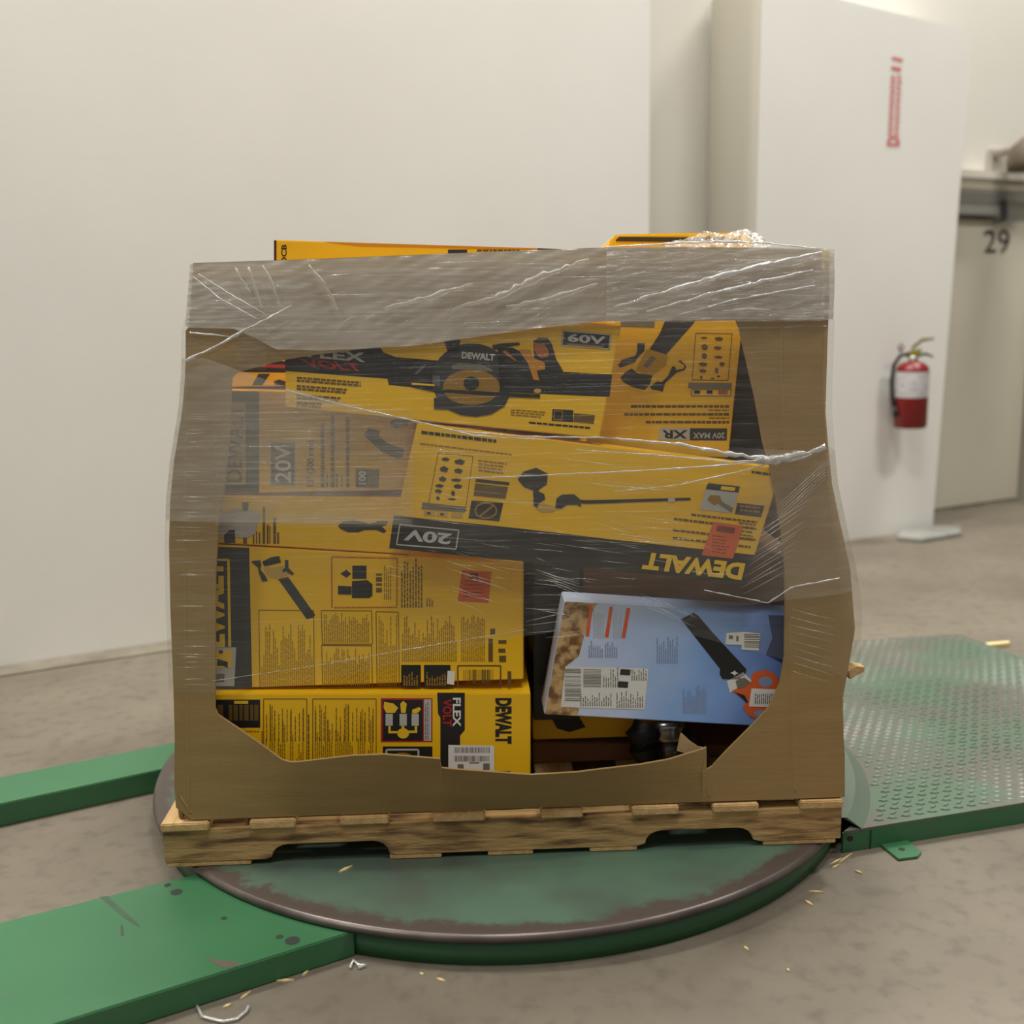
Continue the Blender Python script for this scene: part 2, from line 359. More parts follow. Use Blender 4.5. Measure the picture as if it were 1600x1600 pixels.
# grey dock wedge at the pier foot
q0 = [at(x, y) for x, y in ((1400, 845), (1440, 849), (1502, 838), (1500, 828), (1462, 827), (1408, 834))]
wz = tag(prism('dock_wedge', q0, Vector((0, 0, .018)), noisy('wedge_grey', (146, 145, 136), (124, 125, 120), 14, .5), bevel=.004), 'low grey metal wedge lying on concrete at the foot of the pier', 'wedge')

# ================================================================== WRAPPING MACHINE
mc = thing('pallet_wrapper', 'green steel turntable base of a pallet wrapping machine', 'turntable', (DCX, DCY, 0))
def mch(o): o.parent = mc; o.matrix_parent_inverse = Matrix.Translation(-mc.location); return o
dk = lathe('turntable_disc', [(0, ZD), (DR-.012, ZD), (DR-.006, ZD-.0006)], M_disc, mc, 160, False)
lathe('disc_rim', [(DR-.006, ZD-.0006), (DR, ZD-.004), (DR+.001, ZD-.008), (DR, ZD-.013), (DR-.02, ZD-.014), (0, ZD-.014)], M_rim, mc, 160)
ZR = .046; RR = DR-.012
lathe('ring_skirt', [(RR-.012, 0), (RR, 0), (RR, ZR-.004), (RR-.012, ZR-.004), (RR-.012, 0)], M_green, mc, 160, True)
lathe('drive_hub', [(.0, ZR), (.25, ZR), (.25, 0), (0, 0)], M_rubber, mc, 40, False)
ZP = .047
def line_x(p, q, x): return p[1] + (q[1]-p[1])*(x-p[0])/(q[0]-p[0])
def plate(name, pts, z, mat, th): 
    return mch(prism(name, [at(x, y, z) for x, y in pts], Vector((0, 0, -th)), mat, bevel=.0015))
# front-left platform: cut by the ring
A0 = at(0, 1439, ZP); A1 = at(270, 1372, ZP); B0 = at(82, 1599, ZP); B1 = at(550, 1453, ZP)
ad = (A1-A0).normalized(); bd = (B1-B0).normalized()
def circ_hit(p, d, r):
    f = Vector((p.x-DCX, p.y-DCY)); dd = Vector((d.x, d.y)); b = f.dot(dd); c = f.dot(f)-r*r
    return p + d*(-b - math.sqrt(max(b*b-c, 0)))
rc = RR+.004
a1 = circ_hit(A0, ad, rc); b1 = circ_hit(B0, bd, rc)
an0 = math.atan2(b1.y-DCY, b1.x-DCX); an1 = math.atan2(a1.y-DCY, a1.x-DCX)
if an1 > an0: an1 -= 2*math.pi
arc = [Vector((DCX+rc*math.cos(an0+(an1-an0)*k/24), DCY+rc*math.sin(an0+(an1-an0)*k/24), ZP-.003)) for k in range(25)]
mch(prism('platform', [A0-ad*1.2, B0-bd*1.2] + arc, Vector((0, 0, -ZP+.003)), M_green, bevel=.002))
# bolts / holes on the platform, flat dark discs
for x, y, r in ((276, 1394, .010), (262, 1383, .006), (457, 1470, .012), (437, 1464, .006), (350, 1435, .005)):
    p = at(x, y, ZP-.003); o = lathe('bolt_hole', [(0, .0006), (r, .0006), (r, 0), (0, 0)], plain('hole_dark', (40, 46, 40), .7), None, 20, False); o.location = p; mch(o)
# scuffs
def scuff(pts, z, mat): return mch(mesh('scuff', [at(x, y, z) for x, y in pts], [tuple(range(len(pts)))], mat))
M_scuff = noisy('scuff_grey', (58, 70, 56), (54, 84, 60), 20, .6)
scuff([(155, 1401), (168, 1400), (190, 1420), (216, 1443), (219, 1450), (195, 1434), (172, 1415)], ZP-.0024, M_scuff)
scuff([(320, 1497), (345, 1500), (377, 1504), (366, 1511), (350, 1512), (335, 1505)], ZP-.0024, plain('scuff_bare', (88, 80, 70), .5))
scuff([(188, 1446), (192, 1445), (194, 1462), (189, 1463)], ZP-.0024, M_scuff)
# rear beam
ZB = .050
bA = [at(0, 1214, ZB), at(272, 1160, ZB)]; bF = [at(0, 1256, ZB), at(247, 1203, ZB)]
da = (bA[1]-bA[0]).normalized(); df = (bF[1]-bF[0]).normalized()
mch(prism('rear_beam', [bA[0]-da*1.2, bF[0]-df*1.2, circ_hit(bF[0], df, rc), circ_hit(bA[0], da, rc)], Vector((0, 0, -ZB)), M_green, bevel=.002))
# ---- loading ramp
rp = thing('loading_ramp', 'green worn tread plate ramp butted against the turntable', 'ramp', at(1450, 1150))
def rch(o): o.parent = rp; o.matrix_parent_inverse = Matrix.Translation(-rp.location); return o
ZF, ZK = .045, .012
f0 = at(1318, 1299, ZF); f1 = at(1600, 1254, ZF); fd = (f1-f0).normalized(); f2 = f1 + fd*.30
k0 = at(1330, 1001, ZK); k1 = at(1500, 990, ZK); k2 = at(1600, 1033, ZK)
kd = (k0-k1).normalized(); k0 = k0 + kd*.12
def rz(p):                       # plate height falls to the far edge
    n = Vector((-fd.y, fd.x, 0)); L = (k1-f0).dot(n); t = max(0, min(1, (p-f0).dot(n)/L)); return ZF + (ZK-ZF)*t
k3 = k2 + (k2-k1).normalized()*.35
rout = [f0, f2, Vector((k3.x, k3.y, 0)), k1, k0]
# inner edge follows the disc
rr = DR+.03
t0 = math.atan2(f0.y-DCY, f0.x-DCX); t1 = math.atan2(k0.y-DCY, k0.x-DCX)
inner = []
for k in range(1, 14):
    a = t1 + (t0-t1)*k/14
    inner.append(Vector((DCX+rr*math.cos(a), DCY+rr*math.sin(a), 0)))
poly = [Vector((p.x, p.y, rz(p))) for p in rout + inner]
bm = bmesh.new()
top = [bm.verts.new(p) for p in poly]; bot = [bm.verts.new((p.x, p.y, p.z-.005)) for p in poly]
bm.faces.new(top); bm.faces.new(bot[::-1])
for i in range(len(poly)): j = (i+1) % len(poly); bm.faces.new((top[i], bot[i], bot[j], top[j]))
bmesh.ops.triangulate(bm, faces=bm.faces)
rch(from_bm('tread_plate', bm, M_tread))
nrm = Vector((-fd.y, fd.x, 0))
rch(prism('side_skirt', [f0+Vector((0, 0, -.0052)), f2+Vector((0, 0, -.0052)), f2+Vector((0, 0, -ZF+.0005)), f0+Vector((0, 0, -ZF+.0005))], nrm*.006, M_green))
o = lathe('bolt_hole', [(0, .001), (.006, .001), (.006, 0), (0, 0)], M_black, None, 16, False); o.location = at(1328, 1310, .033); o.rotation_euler = (math.pi/2, 0, 0); rch(o)
jn = f0 + fd*.058
rch(prism('seam', [jn+Vector((0, 0, -.006)), jn+fd*.003+Vector((0, 0, -.006)), jn+fd*.003+Vector((0, 0, -ZF+.001)), jn+Vector((0, 0, -ZF+.001))], -nrm*.0012, plain('seam_dark', (34, 60, 42), .6)))
rch(prism('floor_tab', [at(x, y, .005) for x, y in ((1372, 1316), (1416, 1310), (1440, 1331), (1434, 1338), (1404, 1342))], Vector((0, 0, -.0045)), M_green, bevel=.001))
o = lathe('tab_hole', [(0, .0006), (.006, .0006), (.006, 0), (0, 0)], M_black, None, 16, False); o.location = at(1409, 1327, .005); rch(o)
# tread lugs
def inside(p):
    c = False; n = len(poly); j = n-1
    for i in range(n):
        a, b = poly[i], poly[j]
        if (a.y > p.y) != (b.y > p.y) and p.x < (b.x-a.x)*(p.y-a.y)/(b.y-a.y)+a.x: c = not c
        j = i
    return c
bm = bmesh.new(); sp_ = .030
for i in range(-20, 60):
    for j in range(0, 60):
        p = f0 + fd*(i*sp_ + (sp_/2 if j % 2 else 0)) + nrm*(.02 + j*sp_*.62)
        if not inside(p): continue
        if any(not inside(p + fd*a + nrm*b) for a in (-.015, .015) for b in (-.015, .015)): continue
        z = rz(p); d = (fd if (i+j) % 2 else nrm); d = (fd+nrm*.35).normalized() if j % 2 else (fd-nrm*.35).normalized()
        s = Vector((-d.y, d.x, 0)); L_, W_ = .0110, .0042
        v = [bm.verts.new(Vector((p.x, p.y, z+.0002)) + d*a*L_ + s*b*W_) for a, b in ((-1, 0), (0, -1), (1, 0), (0, 1))]
        t = [bm.verts.new(Vector((p.x, p.y, z+.0030)) + d*a*L_*.6 + s*b*W_*.6) for a, b in ((-1, 0), (0, -1), (1, 0), (0, 1))]
        bm.faces.new(t)
        for k in range(4): bm.faces.new((v[k], v[(k+1) % 4], t[(k+1) % 4], t[k]))
o = rch(from_bm('tread_lugs', bm, M_lug)); o['kind'] = 'stuff'

# ================================================================== PALLET
P0 = at(258, 1357, ZD); P1 = at(1314, 1318, ZD)
EX = (P1-P0).normalized(); EY = Vector((-EX.y, EX.x, 0))
PW = (P1-P0).length; PD = 1.02
pal = thing('wooden_pallet', 'worn wooden stringer pallet standing on the turntable disc', 'pallet', P0)
pal.rotation_euler = (0, 0, math.atan2(EX.y, EX.x))
zb, zs, zt_ = .009, .0705, .0865
def U(px): return (px-256)/(1314-256)*PW
def sx(px0, px1, y0, y1, z0, z1, mat, name, bev=.0015): return box(name, (U(px0), y0, z0), (U(px1), y1, z1), mat, pal, bev)
nt = []
for (a, b) in ((410, 612), (992, 1184)):
    ua, ub = U(a), U(b); h = zb+.028; r = .03
    nt += [(ua, zb)] + [(ua+.012+r*(1-math.cos(t)), zb+(h-zb-r*.8)+r*.8*math.sin(t)) for t in (0, .4, .8, 1.2, 1.57)] + [(ub-.012-r*(1-math.cos(t)), zb+(h-zb-r*.8)+r*.8*math.sin(t)) for t in (1.57, 1.2, .8, .4, 0)] + [(ub, zb)]
prof = [(0, zb)] + nt + [(PW, zb), (PW, zs), (0, zs)]
for y in (0.002, PD/2-.019, PD-.040):
    prism('stringer', [Vector((u, y, z)) for u, z in prof], Vector((0, .038, 0)), M_wood, pal, .001)
for i, (a, b) in enumerate(((255, 328), (390, 460), (528, 603), (671, 752), (839, 904), (981, 1054), (1108, 1180), (1246, 1314))):
    sx(a, b, -.004+random.uniform(-.002, .002), PD, zs+.0005, zt_-random.uniform(0, .002), M_wood2, 'deck_board', .002)
for (a, b) in ((258, 388), (602, 683), (755, 826), (915, 990), (1190, 1306)):
    sx(a, b, .002, PD, .0005, zb-.0005, M_wood2, 'bottom_board')

# ================================================================== GAYLORD BOX
# transition lip of the ramp over the rim of the disc
rl = DR+.012; lip_o = []; 
for k in range(181):
    a = math.radians(-90+k); p = Vector((DCX+rl*math.cos(a), DCY+rl*math.sin(a), ZD+.0035))
    if (p-P0).dot(EX) > PW+.012 and (p-f0).dot(Vector((-fd.y, fd.x, 0))) > .010: lip_o.append(p)
lip_i = [p - EX*((p-P0).dot(EX)-PW-.010) for p in lip_o]
bm = bmesh.new(); g = []
for po, pi in zip(lip_o, lip_i):
    g.append([bm.verts.new(v) for v in (pi, po, po+(po-Vector((DCX, DCY, po.z))).normalized()*.03-Vector((0, 0, ZD+.0035-max(rz(po), .02)-.0006)), po-Vector((0, 0, .0017))-(po-Vector((DCX, DCY, po.z)))*.012, pi-Vector((0, 0, .0017)))])
for a, b in zip(g, g[1:]):
    for j in range(5): bm.faces.new((a[j], b[j], b[(j+1) % 5], a[(j+1) % 5]))
for e_ in (g[0], g[-1]): bm.faces.new((e_[0], e_[1], e_[3], e_[4])); bm.faces.new((e_[1], e_[2], e_[3]))
rch(from_bm('transition_lip', bm, noisy('lip_paint', (84, 104, 84), (92, 98, 86), 3, .5)))
LEAN = .055
F0 = P0 + EY*.004 + Vector((0, 0, zt_))
VV = (Vector((0, 0, 1)) + EY*LEAN).normalized(); NN = EX.cross(VV).normalized()      # NN towards the camera
def fp(px, py, off=0.0): return hit(px, py, F0 - NN*off, NN)
ZDECK = ZD + zt_ + .001
def fpz(px, off, z=ZDECK):
    lo, hi = 300., 1600.
    for _ in range(40):
        mid = (lo+hi)/2
        if fp(px, mid, off).z > z: lo = mid
        else: hi = mid
    return mid
leftE = [(302, 411), (298, 460), (294, 512), (290, 516), (290, 560), (289, 590), (285, 640), (272, 720), (266, 780), (264, 850), (266, 950), (270, 1050), (273, 1150), (272, 1230), (275, 1262)]
rightE = [(1283, 390), (1285, 440), (1284, 520), (1287, 640), (1290, 700), (1294, 760), (1300, 820), (1308, 900), (1312, 1000), (1315, 1100), (1320, 1180), (1320, 1236)]
topE = [(302, 411), (480, 405), (700, 396), (945, 387), (1100, 386), (1283, 390)]
def interp(tab, y):
    if y <= tab[0][1]: return tab[0][0]
    for (x0, y0), (x1, y1) in zip(tab, tab[1:]):
        if y <= y1: return x0 + (x1-x0)*(y-y0)/max(y1-y0, 1e-6)
    return tab[-1][0]
botE = [(x, fpz(x, 0)-1) for x in (1320, 1108, 900, 640, 300)]
rightE = [(x, min(y, fpz(x, 0)-1)) for x, y in rightE]; leftE = [(x, min(y, fpz(x, 0)-1)) for x, y in leftE]
print('deck py', [(x, round(fpz(x, 0))) for x in (275, 300, 640, 1000, 1320)], 'RD', RD, 'DO', DO, 'PW', PW, 'W0', W0, 'ptop', ptop, 'ec', ec, rE, hE)
outer = topE + rightE[1:] + botE + leftE[::-1][:-1]
hole = [(362, 590), (370, 582), (400, 574), (445, 562), (490, 555), (600, 541), (640, 537), (720, 527), (850, 507), (945, 502), (1150, 500), (1155, 512), (1160, 535), (1180, 622), (1192, 690), (1200, 716), (1210, 760), (1220, 830), (1226, 880), (1227, 952), (1226, 1026), (1219, 1068), (1202, 1105), (1176, 1133), (1134, 1175), (1113, 1198), (1097, 1207), (1104, 1168), (1097, 1171), (1045, 1187), (1000, 1195), (940, 1202), (900, 1207), (830, 1211), (775, 1207), (707, 1202), (690, 1200), (687, 1186), (625, 1181), (600, 1179), (550, 1181), (465, 1191), (452, 1191), (440, 1187), (410, 1165), (370, 1137), (340, 1117), (336, 1107), (336, 1040), (337, 895), (342, 807), (350, 765), (357, 700), (360, 660)]
gb = thing('gaylord_box', 'torn brown corrugated pallet box with large ragged hole in its front', 'cardboard box', P0 + Vector((0, 0, zt_)))
def gch(o): o.parent = gb; o.matrix_parent_inverse = Matrix.Translation(-gb.location); return o
TH = .007
def bow(x): return 0.046*math.sin(math.pi*max(0, min(1, (x-345)/(1108-345))))**.7  # bow shaped to tilt the lower strip downward so it renders darker
def panel(name, loops, th, off=0, mat=M_kraft):
    L3 = [[fp(x, y, off - (bow(x) if y > 1120 and l is hole else 0)) for x, y in l] for l in loops]
    tri = tessellate_polygon([[Vector(((p-F0).dot(EX), (p-F0).dot(VV), 0)) for p in l] for l in L3])
    V = [p for l in L3 for p in l]; n = len(V); V = V + [p - NN*th for p in V]
    F = [tuple(t) for t in tri] + [tuple(i+n for i in t[::-1]) for t in tri]
    b = 0
    for l in L3:
        k = len(l); F += [(b+i, b+i+n, b+(i+1) % k+n, b+(i+1) % k) for i in range(k)]; b += k
    bm = bmesh.new(); vs = [bm.verts.new(v) for v in V]
    for f in F: bm.faces.new([vs[i] for i in f])
    return gch(from_bm(name, bm, mat))
iR = hole.index((1113, 1198)); iL = hole.index((340, 1117))
strip_top = hole[iR:iL+1]                                   # right to left along the lower edge of the hole
by_ = lambda x: fpz(x, 0)-1
cshape = topE + rightE[1:] + [(1320, by_(1320)), (1113, by_(1113))] + hole[:iR+1][::-1] + hole[iL:][::-1] + [(340, by_(340)), (300, by_(300))] + leftE[::-1][:-1]
def add_panel(bm, L3, th):
    tri = tessellate_polygon([[Vector(((p-F0).dot(EX), (p-F0).dot(VV), 0)) for p in L3]])
    a = [bm.verts.new(p) for p in L3]; b = [bm.verts.new(p-NN*th) for p in L3]; k = len(L3)
    for t in tri: bm.faces.new([a[i] for i in t]); bm.faces.new([b[i] for i in t[::-1]])
    for i in range(k): bm.faces.new((a[i], b[i], b[(i+1) % k], a[(i+1) % k]))
bm = bmesh.new()
add_panel(bm, [fp(x, y) for x, y in cshape], TH)
st = [(fp(x, y, -bow(x)), fp((x+bx_)/2 if False else x, (y+by_(x))/2, -bow(x)*.55), fp(x, by_(x))) for (x, y) in strip_top for bx_ in (x,)]
st2 = [[q for q in c] for c in st]
fa = [[bm.verts.new(p) for p in c] for c in st2]; ba = [[bm.verts.new(p-NN*TH) for p in c] for c in st2]
for i in range(len(st2)-1):
    for j in range(2):
        bm.faces.new((fa[i][j], fa[i+1][j], fa[i+1][j+1], fa[i][j+1])); bm.faces.new((ba[i][j], ba[i][j+1], ba[i+1][j+1], ba[i+1][j]))
    bm.faces.new((fa[i][0], ba[i][0], ba[i+1][0], fa[i+1][0])); bm.faces.new((fa[i][2], fa[i+1][2], ba[i+1][2], ba[i][2]))
bmesh.ops.remove_doubles(bm, verts=bm.verts, dist=.0002)
fpn = gch(from_bm('front_panel', bm, M_kraft, None, True)); fpn.data.set_sharp_from_angle(angle=math.radians(28))
# side panels: ruled from the front outline to the back
BR = [(390, .034), (500, .030), (640, .018), (760, .024), (880, .045), (960, .056), (1035, .050), (1080, .020), (1236, .008)]
def tab(T, y):
    if y <= T[0][0]: return T[0][1]
    for (a, va), (b, vb) in zip(T, T[1:]):
        if y <= b: return va + (vb-va)*(y-a)/(b-a)
    return T[-1][1]
DEP = [(.008, 0), (.03, .7), (.07, 1), (.2, 1.1), (.5, .9), (.8, .6), (.98, 0)]
def side(name, edge, sgn, B):
    cols = []
    for d, wgt in DEP:
        cols.append([fp(x, y) + EY*d + EX*sgn*(B(y)*wgt) for x, y in edge])
    bm = bmesh.new(); g = [[bm.verts.new(p) for p in c] for c in cols]; g2 = [[bm.verts.new(p - EX*sgn*TH) for p in c] for c in cols]
    nI, nJ = len(cols), len(edge)
    for i in range(nI-1):
        for j in range(nJ-1):
            bm.faces.new((g[i][j], g[i+1][j], g[i+1][j+1], g[i][j+1])); bm.faces.new((g2[i][j], g2[i][j+1], g2[i+1][j+1], g2[i+1][j]))
    for i in range(nI-1):
        for j in (0, nJ-1): bm.faces.new((g[i][j], g2[i][j], g2[i+1][j], g[i+1][j]))
    for j in range(nJ-1):
        for i in (0, nI-1): bm.faces.new((g[i][j], g[i][j+1], g2[i][j+1], g2[i][j]))
    return gch(from_bm(name, bm, M_kraft, None, True)), cols
rE2 = rightE[:-1] + [(1320, fpz(1320, 0)-1)]
lE2 = leftE[:-1] + [(278, fpz(278, 0)-1)]
_, rcols = side('side_panel', rE2, 1, lambda y: tab(BR, y))
_, lcols = side('side_panel', lE2, -1, lambda y: 0)
b0, b1 = lcols[-1], rcols[-1]
gch(prism('back_panel', list(b0) + list(b1)[::-1], -EY*TH, M_kraft))
# creases, torn flap, bent bits
def ridge(px, w=2.2, name='crease', mat=M_kraft):
    bm = bmesh.new(); pts = [fp(x, y) for x, y in px]; wv = EX*(w/FPX*1.9)
    for a, b in zip(pts, pts[1:]):
        v = [bm.verts.new(a-wv), bm.verts.new(a+NN*.0016), bm.verts.new(b+NN*.0016), bm.verts.new(b-wv), bm.verts.new(a+wv), bm.verts.new(b+wv)]
        bm.faces.new((v[0], v[1], v[2], v[3])); bm.faces.new((v[1], v[4], v[5], v[2]))
    return gch(from_bm(name, bm, mat))
ridge([(1232, 905), (1235, 1000), (1238, 1100), (1242, 1236)]); ridge([(1107, 1206), (1108, 1243)], 3)
ridge([(1222, 505), (1222, 700)], 2); ridge([(690, 1203), (703, 1224)], 2.5)
ridge([(292, 590), (288, 800), (290, 1000), (296, 1268)], 2.5)
ridge([(280, 1243), (298, 1270)], 3)
def curl(name, pts, off0, bend, mat):
    a = [fp(x, y, off0) for x, y in pts]
    bm = bmesh.new(); n = len(a)//2
    for i in range(n-1):
        q_ = [a[i], a[i+1], a[2*n-2-i], a[2*n-1-i]]
        v = [bm.verts.new(q_[0]+NN*bend*(i/n)**2), bm.verts.new(q_[1]+NN*bend*((i+1)/n)**2), bm.verts.new(q_[2]+NN*bend*((i+1)/n)**2), bm.verts.new(q_[3]+NN*bend*(i/n)**2)]
        bm.faces.new(v)
    o = from_bm(name, bm, mat)
    md = o.modifiers.new('t', 'SOLIDIFY'); md.thickness = .004; return gch(o)
curl('torn_flap', [(1104, 1169), (1090, 1167), (1078, 1160), (1066, 1150), (1060, 1178), (1074, 1180), (1088, 1176), (1100, 1172)], .012, -.03, M_kraft_in)
# strip with orange print on the right side, scraps poking out
n_ = 0
sv = [rcols[0][0]*.1+rcols[1][0]*.9, rcols[2][0], rcols[2][1], rcols[2][2], rcols[2][3], rcols[1][3], rcols[1][2], rcols[1][1]]
gch(mesh('orange_tape', [p + EX*.0006 - NN*0 - Vector((0, 0, .012)) for p in sv], [(0, 1, 2, 7), (7, 2, 3, 6), (6, 3, 4, 5)], M_tape))
tag(prism('wood_chip', [fp(x, y, .05) + EX*.0 for x, y in ((1326, 1050), (1338, 1041), (1352, 1042), (1350, 1050), (1338, 1056), (1328, 1062))], -NN*.03, M_wood2, bevel=.001), 'pale broken wood chip poking out beside the right side of torn box', 'wood chip')
gch(prism('corner_flap', [fp(x, y, .006) for x, y in ((294, 517), (302, 515), (304, 557), (294, 560))], -NN*.02, plain('flap_dark_orange', (134, 92, 52), .8)))  # dark orange edge of the box flap

# ================================================================== CARTONS
YG = 'yellow tool cartons packed inside the torn pallet box'
class Carton:
    def __init__(s, name, label, quad, off, depth, mat, cat='carton', group=None, bevel=.0018, pitch=0.0):
        s.off = off; s.q = quad
        c = [fp(x, y, off) for x, y in quad]
        s.P = c[3]; s.root = thing(name, label, cat, tuple(c[3]), group)
        s.n = NN
        s.child(prism('body', c, EY*depth, mat, None, bevel)); s.k = 0
    HOSTS = {'badge_lettering': ('voltage_badge', 'pale_badge', 'dark_badge', 'black_band', 'black_stripe'), 'badge_outline': ('voltage_badge', 'black_band'), 'badge_print': ('voltage_badge',),
             'sticker_print': ('orange_sticker',), 'label_print': ('white_label', 'white_tag'), 'barcode': ('white_label', 'white_tag'), 'label_window': ('white_label',), 'label_letter': ('white_label',),
             'label_code': ('white_label',), 'battery': ('battery_picture',), 'batteries': ('battery_picture',), 'battery_lead': ('battery_picture',), 'picture_bars': ('dark_picture',), 'header_print': ('picture_header',),
             'dial_ring': ('dark_picture',), 'dial_slash': ('dark_picture',), 'handle_hole': ('saw_handle',), 'handle_edge': ('saw_handle',), 'handle_print': ('saw_handle',), 'motor_print': ('saw_motor',),
             'blade_shine': ('saw_blade',), 'pivot': ('saw_blade',), 'collar_shade': ('saw_collar',), 'tool_plate': ('tool_housing',), 'shaft_ring': ('trimmer_shaft',), 'brand_lettering': ('black_band', 'brand_panel', 'saw_guard'), 'guard_plate': ('saw_guard',)}
    def child(s, o):
        nm = o.name.split('.')[0]; s.seen = getattr(s, 'seen', [])
        for hn, ho in reversed(s.seen):
            if hn in s.HOSTS.get(nm, ()):
                o.parent = ho; o.matrix_parent_inverse = Matrix(); return o
        s.seen.append((nm, o))
        o.parent = s.root; o.matrix_parent_inverse = Matrix.Translation(-Vector(s.root.location)); return o
    def pt(s, x, y, lay=1): return fp(x, y, s.off) + NN*(.0003*lay)
    def poly(s, name, pts, mat, lay=1):
        return s.child(mesh(name, [s.pt(x, y, lay) for x, y in pts], [tuple(range(len(pts)))], mat))
    def rects(s, name, rs, mat, lay=2):
        V = []; F = []
        for r in rs:
            pts = [(r[0], r[1]), (r[2], r[1]), (r[2], r[3]), (r[0], r[3])] if isinstance(r[0], (int, float)) else r
            F.append(tuple(range(len(V), len(V)+len(pts)))); V += [s.pt(x, y, lay) for x, y in pts]
        return s.child(mesh(name, V, F, mat)) if F else None
    def rect(s, name, x0, y0, x1, y1, mat, lay=1): return s.rects(name, [(x0, y0, x1, y1)], mat, lay)
    def text(s, name, t, p0, p1, p2, mat, lay=3, bold=.025):
        """p0 start of baseline, p1 end of baseline, p2 top of the first letter"""
        V, F = text2d(t, bold)
        return s.child(mesh(name, [s.pt(p0[0]+(p1[0]-p0[0])*x+(p2[0]-p0[0])*y, p0[1]+(p1[1]-p0[1])*x+(p2[1]-p0[1])*y, lay) for x, y in V], F, mat))
    def frame(s, name, quad, w, mat, lay=2, dash=0):
        rs = []
        n = len(quad)
        for i in range(n):
            (x0, y0), (x1, y1) = quad[i], quad[(i+1) % n]; L = math.hypot(x1-x0, y1-y0); ux, uy = (x1-x0)/L, (y1-y0)/L; nx, ny = -uy*w/2, ux*w/2
            segs = [(0, L)] if not dash else [(k*dash, k*dash+dash*.6) for k in range(int(L/dash))]
            for a, b in segs:
                rs.append([(x0+ux*a+nx, y0+uy*a+ny), (x0+ux*b+nx, y0+uy*b+ny), (x0+ux*b-nx, y0+uy*b-ny), (x0+ux*a-nx, y0+uy*a-ny)])
        return s.rects(name, rs, mat, lay)
    def lines(s, x0, y0, x1, y1, pitch, th, mat, vertical=False, ragged=.4, lay=2, slope=0, name='fine_print', words=True):
        """rows of tiny print; vertical = lines run up the picture from y1"""
        rs = []
        if vertical:
            x = x0
            while x+th <= x1:
                e = y1 - (y1-y0)*(1-random.random()*ragged); y = y1
                while y > e:
                    l = random.uniform(4, 11) if words else 1e9
                    ye = max(e, y-l); rs.append((x, ye, x+th, y)); y = ye-1.4
                x += pitch
        else:
            y = y0
            while y+th <= y1:
                e = x0 + (x1-x0)*(1-random.random()*ragged); x = x0
                while x < e:
                    l = random.uniform(4, 11) if words else 1e9
                    xe = min(e, x+l); rs.append([(x, y+slope*(x-x0)), (xe, y+slope*(xe-x0)), (xe, y+th+slope*(xe-x0)), (x, y+th+slope*(x-x0))]); x = xe+1.4
                y += pitch
        return s.rects(name, rs, mat, lay)
def Z(x0, y0, k):
    f = lambda pts: [(x0+x/k, y0+y/k) for x, y in pts]
    return f
def ell(cx, cy, rx, ry, n=28, a0=0, a1=2*math.pi): return [(cx+rx*math.cos(a0+(a1-a0)*i/n), cy+ry*math.sin(a0+(a1-a0)*i/n)) for i in range(n)]

# ---- bottom carton (flex volt end print)
c8 = Carton('tool_carton', 'yellow tool carton at the bottom with black flex badge and white barcode label', [(300, 1084), (829, 1083), (829, fpz(829, .04)), (300, fpz(300, .04))], .04, .40, M_yel, group=YG)
z = Z(330, 840, 3.2)
c8.poly('dark_picture', z([(0, 810), (245, 810), (245, 950), (0, 950)]), M_black)
c8.rects('picture_bars', [tuple(v for p in z([(a, 835), (a+b, 915)]) for v in p) for a, b in ((88, 18), (112, 22), (142, 16), (165, 22), (196, 14), (216, 20), (30, 30))], M_fined, 2)
c8.rects('picture_header', [tuple(v for p in z([(115, 815), (185, 830)]) for v in p)], M_yprint, 3)
c8.frame('red_dashes', z([(90, 968), (255, 968), (255, 1100), (90, 1100)]), 2, M_red, 2, 4)
for (a, b, c_, d) in ((262, 806, 478, 1240), (508, 806, 825, 1240)):
    c8.frame('print_border', z([(a, b), (c_, b), (c_, d), (a, d)]), 1.1, M_fined)
    p, r_ = z([(a+10, b+14), (c_-8, d)]); c8.lines(p[0], p[1], r_[0], r_[1], 3.2, 1.5, M_fine, True, .75)
    c8.lines(p[0]+1, p[1], r_[0], p[1]+62, 6.4, 1.2, M_fined, True, .6)
p, r_ = z([(484, 810), (500, 1200)]); c8.lines(p[0], p[1], r_[0], r_[1], 4, 2, M_fined, True, .2)
c8.poly('picture_border', z([(848, 803), (1106, 803), (1106, 1022), (848, 1022)]), M_red)
c8.poly('battery_picture', z([(858, 812), (1058, 812), (1058, 1014), (858, 1014)]), M_black, 2)
c8.poly('grey_strip', z([(1064, 808), (1100, 808), (1100, 1016), (1064, 1016)]), M_lgrey, 2)
p, r_ = z([(1070, 815), (1096, 1010)]); c8.lines(p[0], p[1], r_[0], r_[1], 3.4, 1.5, M_grey, True, .1, 3)
c8.rects('batteries', [tuple(v for p in z([(a, 880), (a+36, 940)]) for v in p) for a in (872, 942, 1002)], M_lgrey, 3)
for q_ in ([(865, 820), (910, 828), (935, 850), (918, 876), (876, 876), (862, 850)], [(945, 830), (960, 815), (978, 830), (972, 876), (950, 876)], [(1005, 860), (1040, 846), (1050, 858), (1030, 878), (1005, 878)], [(886, 942), (898, 942), (898, 966), (935, 966), (935, 978), (886, 978)], [(1018, 942), (1030, 942), (1030, 976), (985, 976), (985, 964), (1018, 964)], ell(960, 978, 30, 26, 14), [(952, 936), (966, 936), (966, 956), (952, 956)]): c8.poly('battery_lead', z(q_), M_yprint, 3)
c8.poly('dark_picture', z([(858, 1044), (1106, 1044), (1106, 1240), (858, 1240)]), M_black)
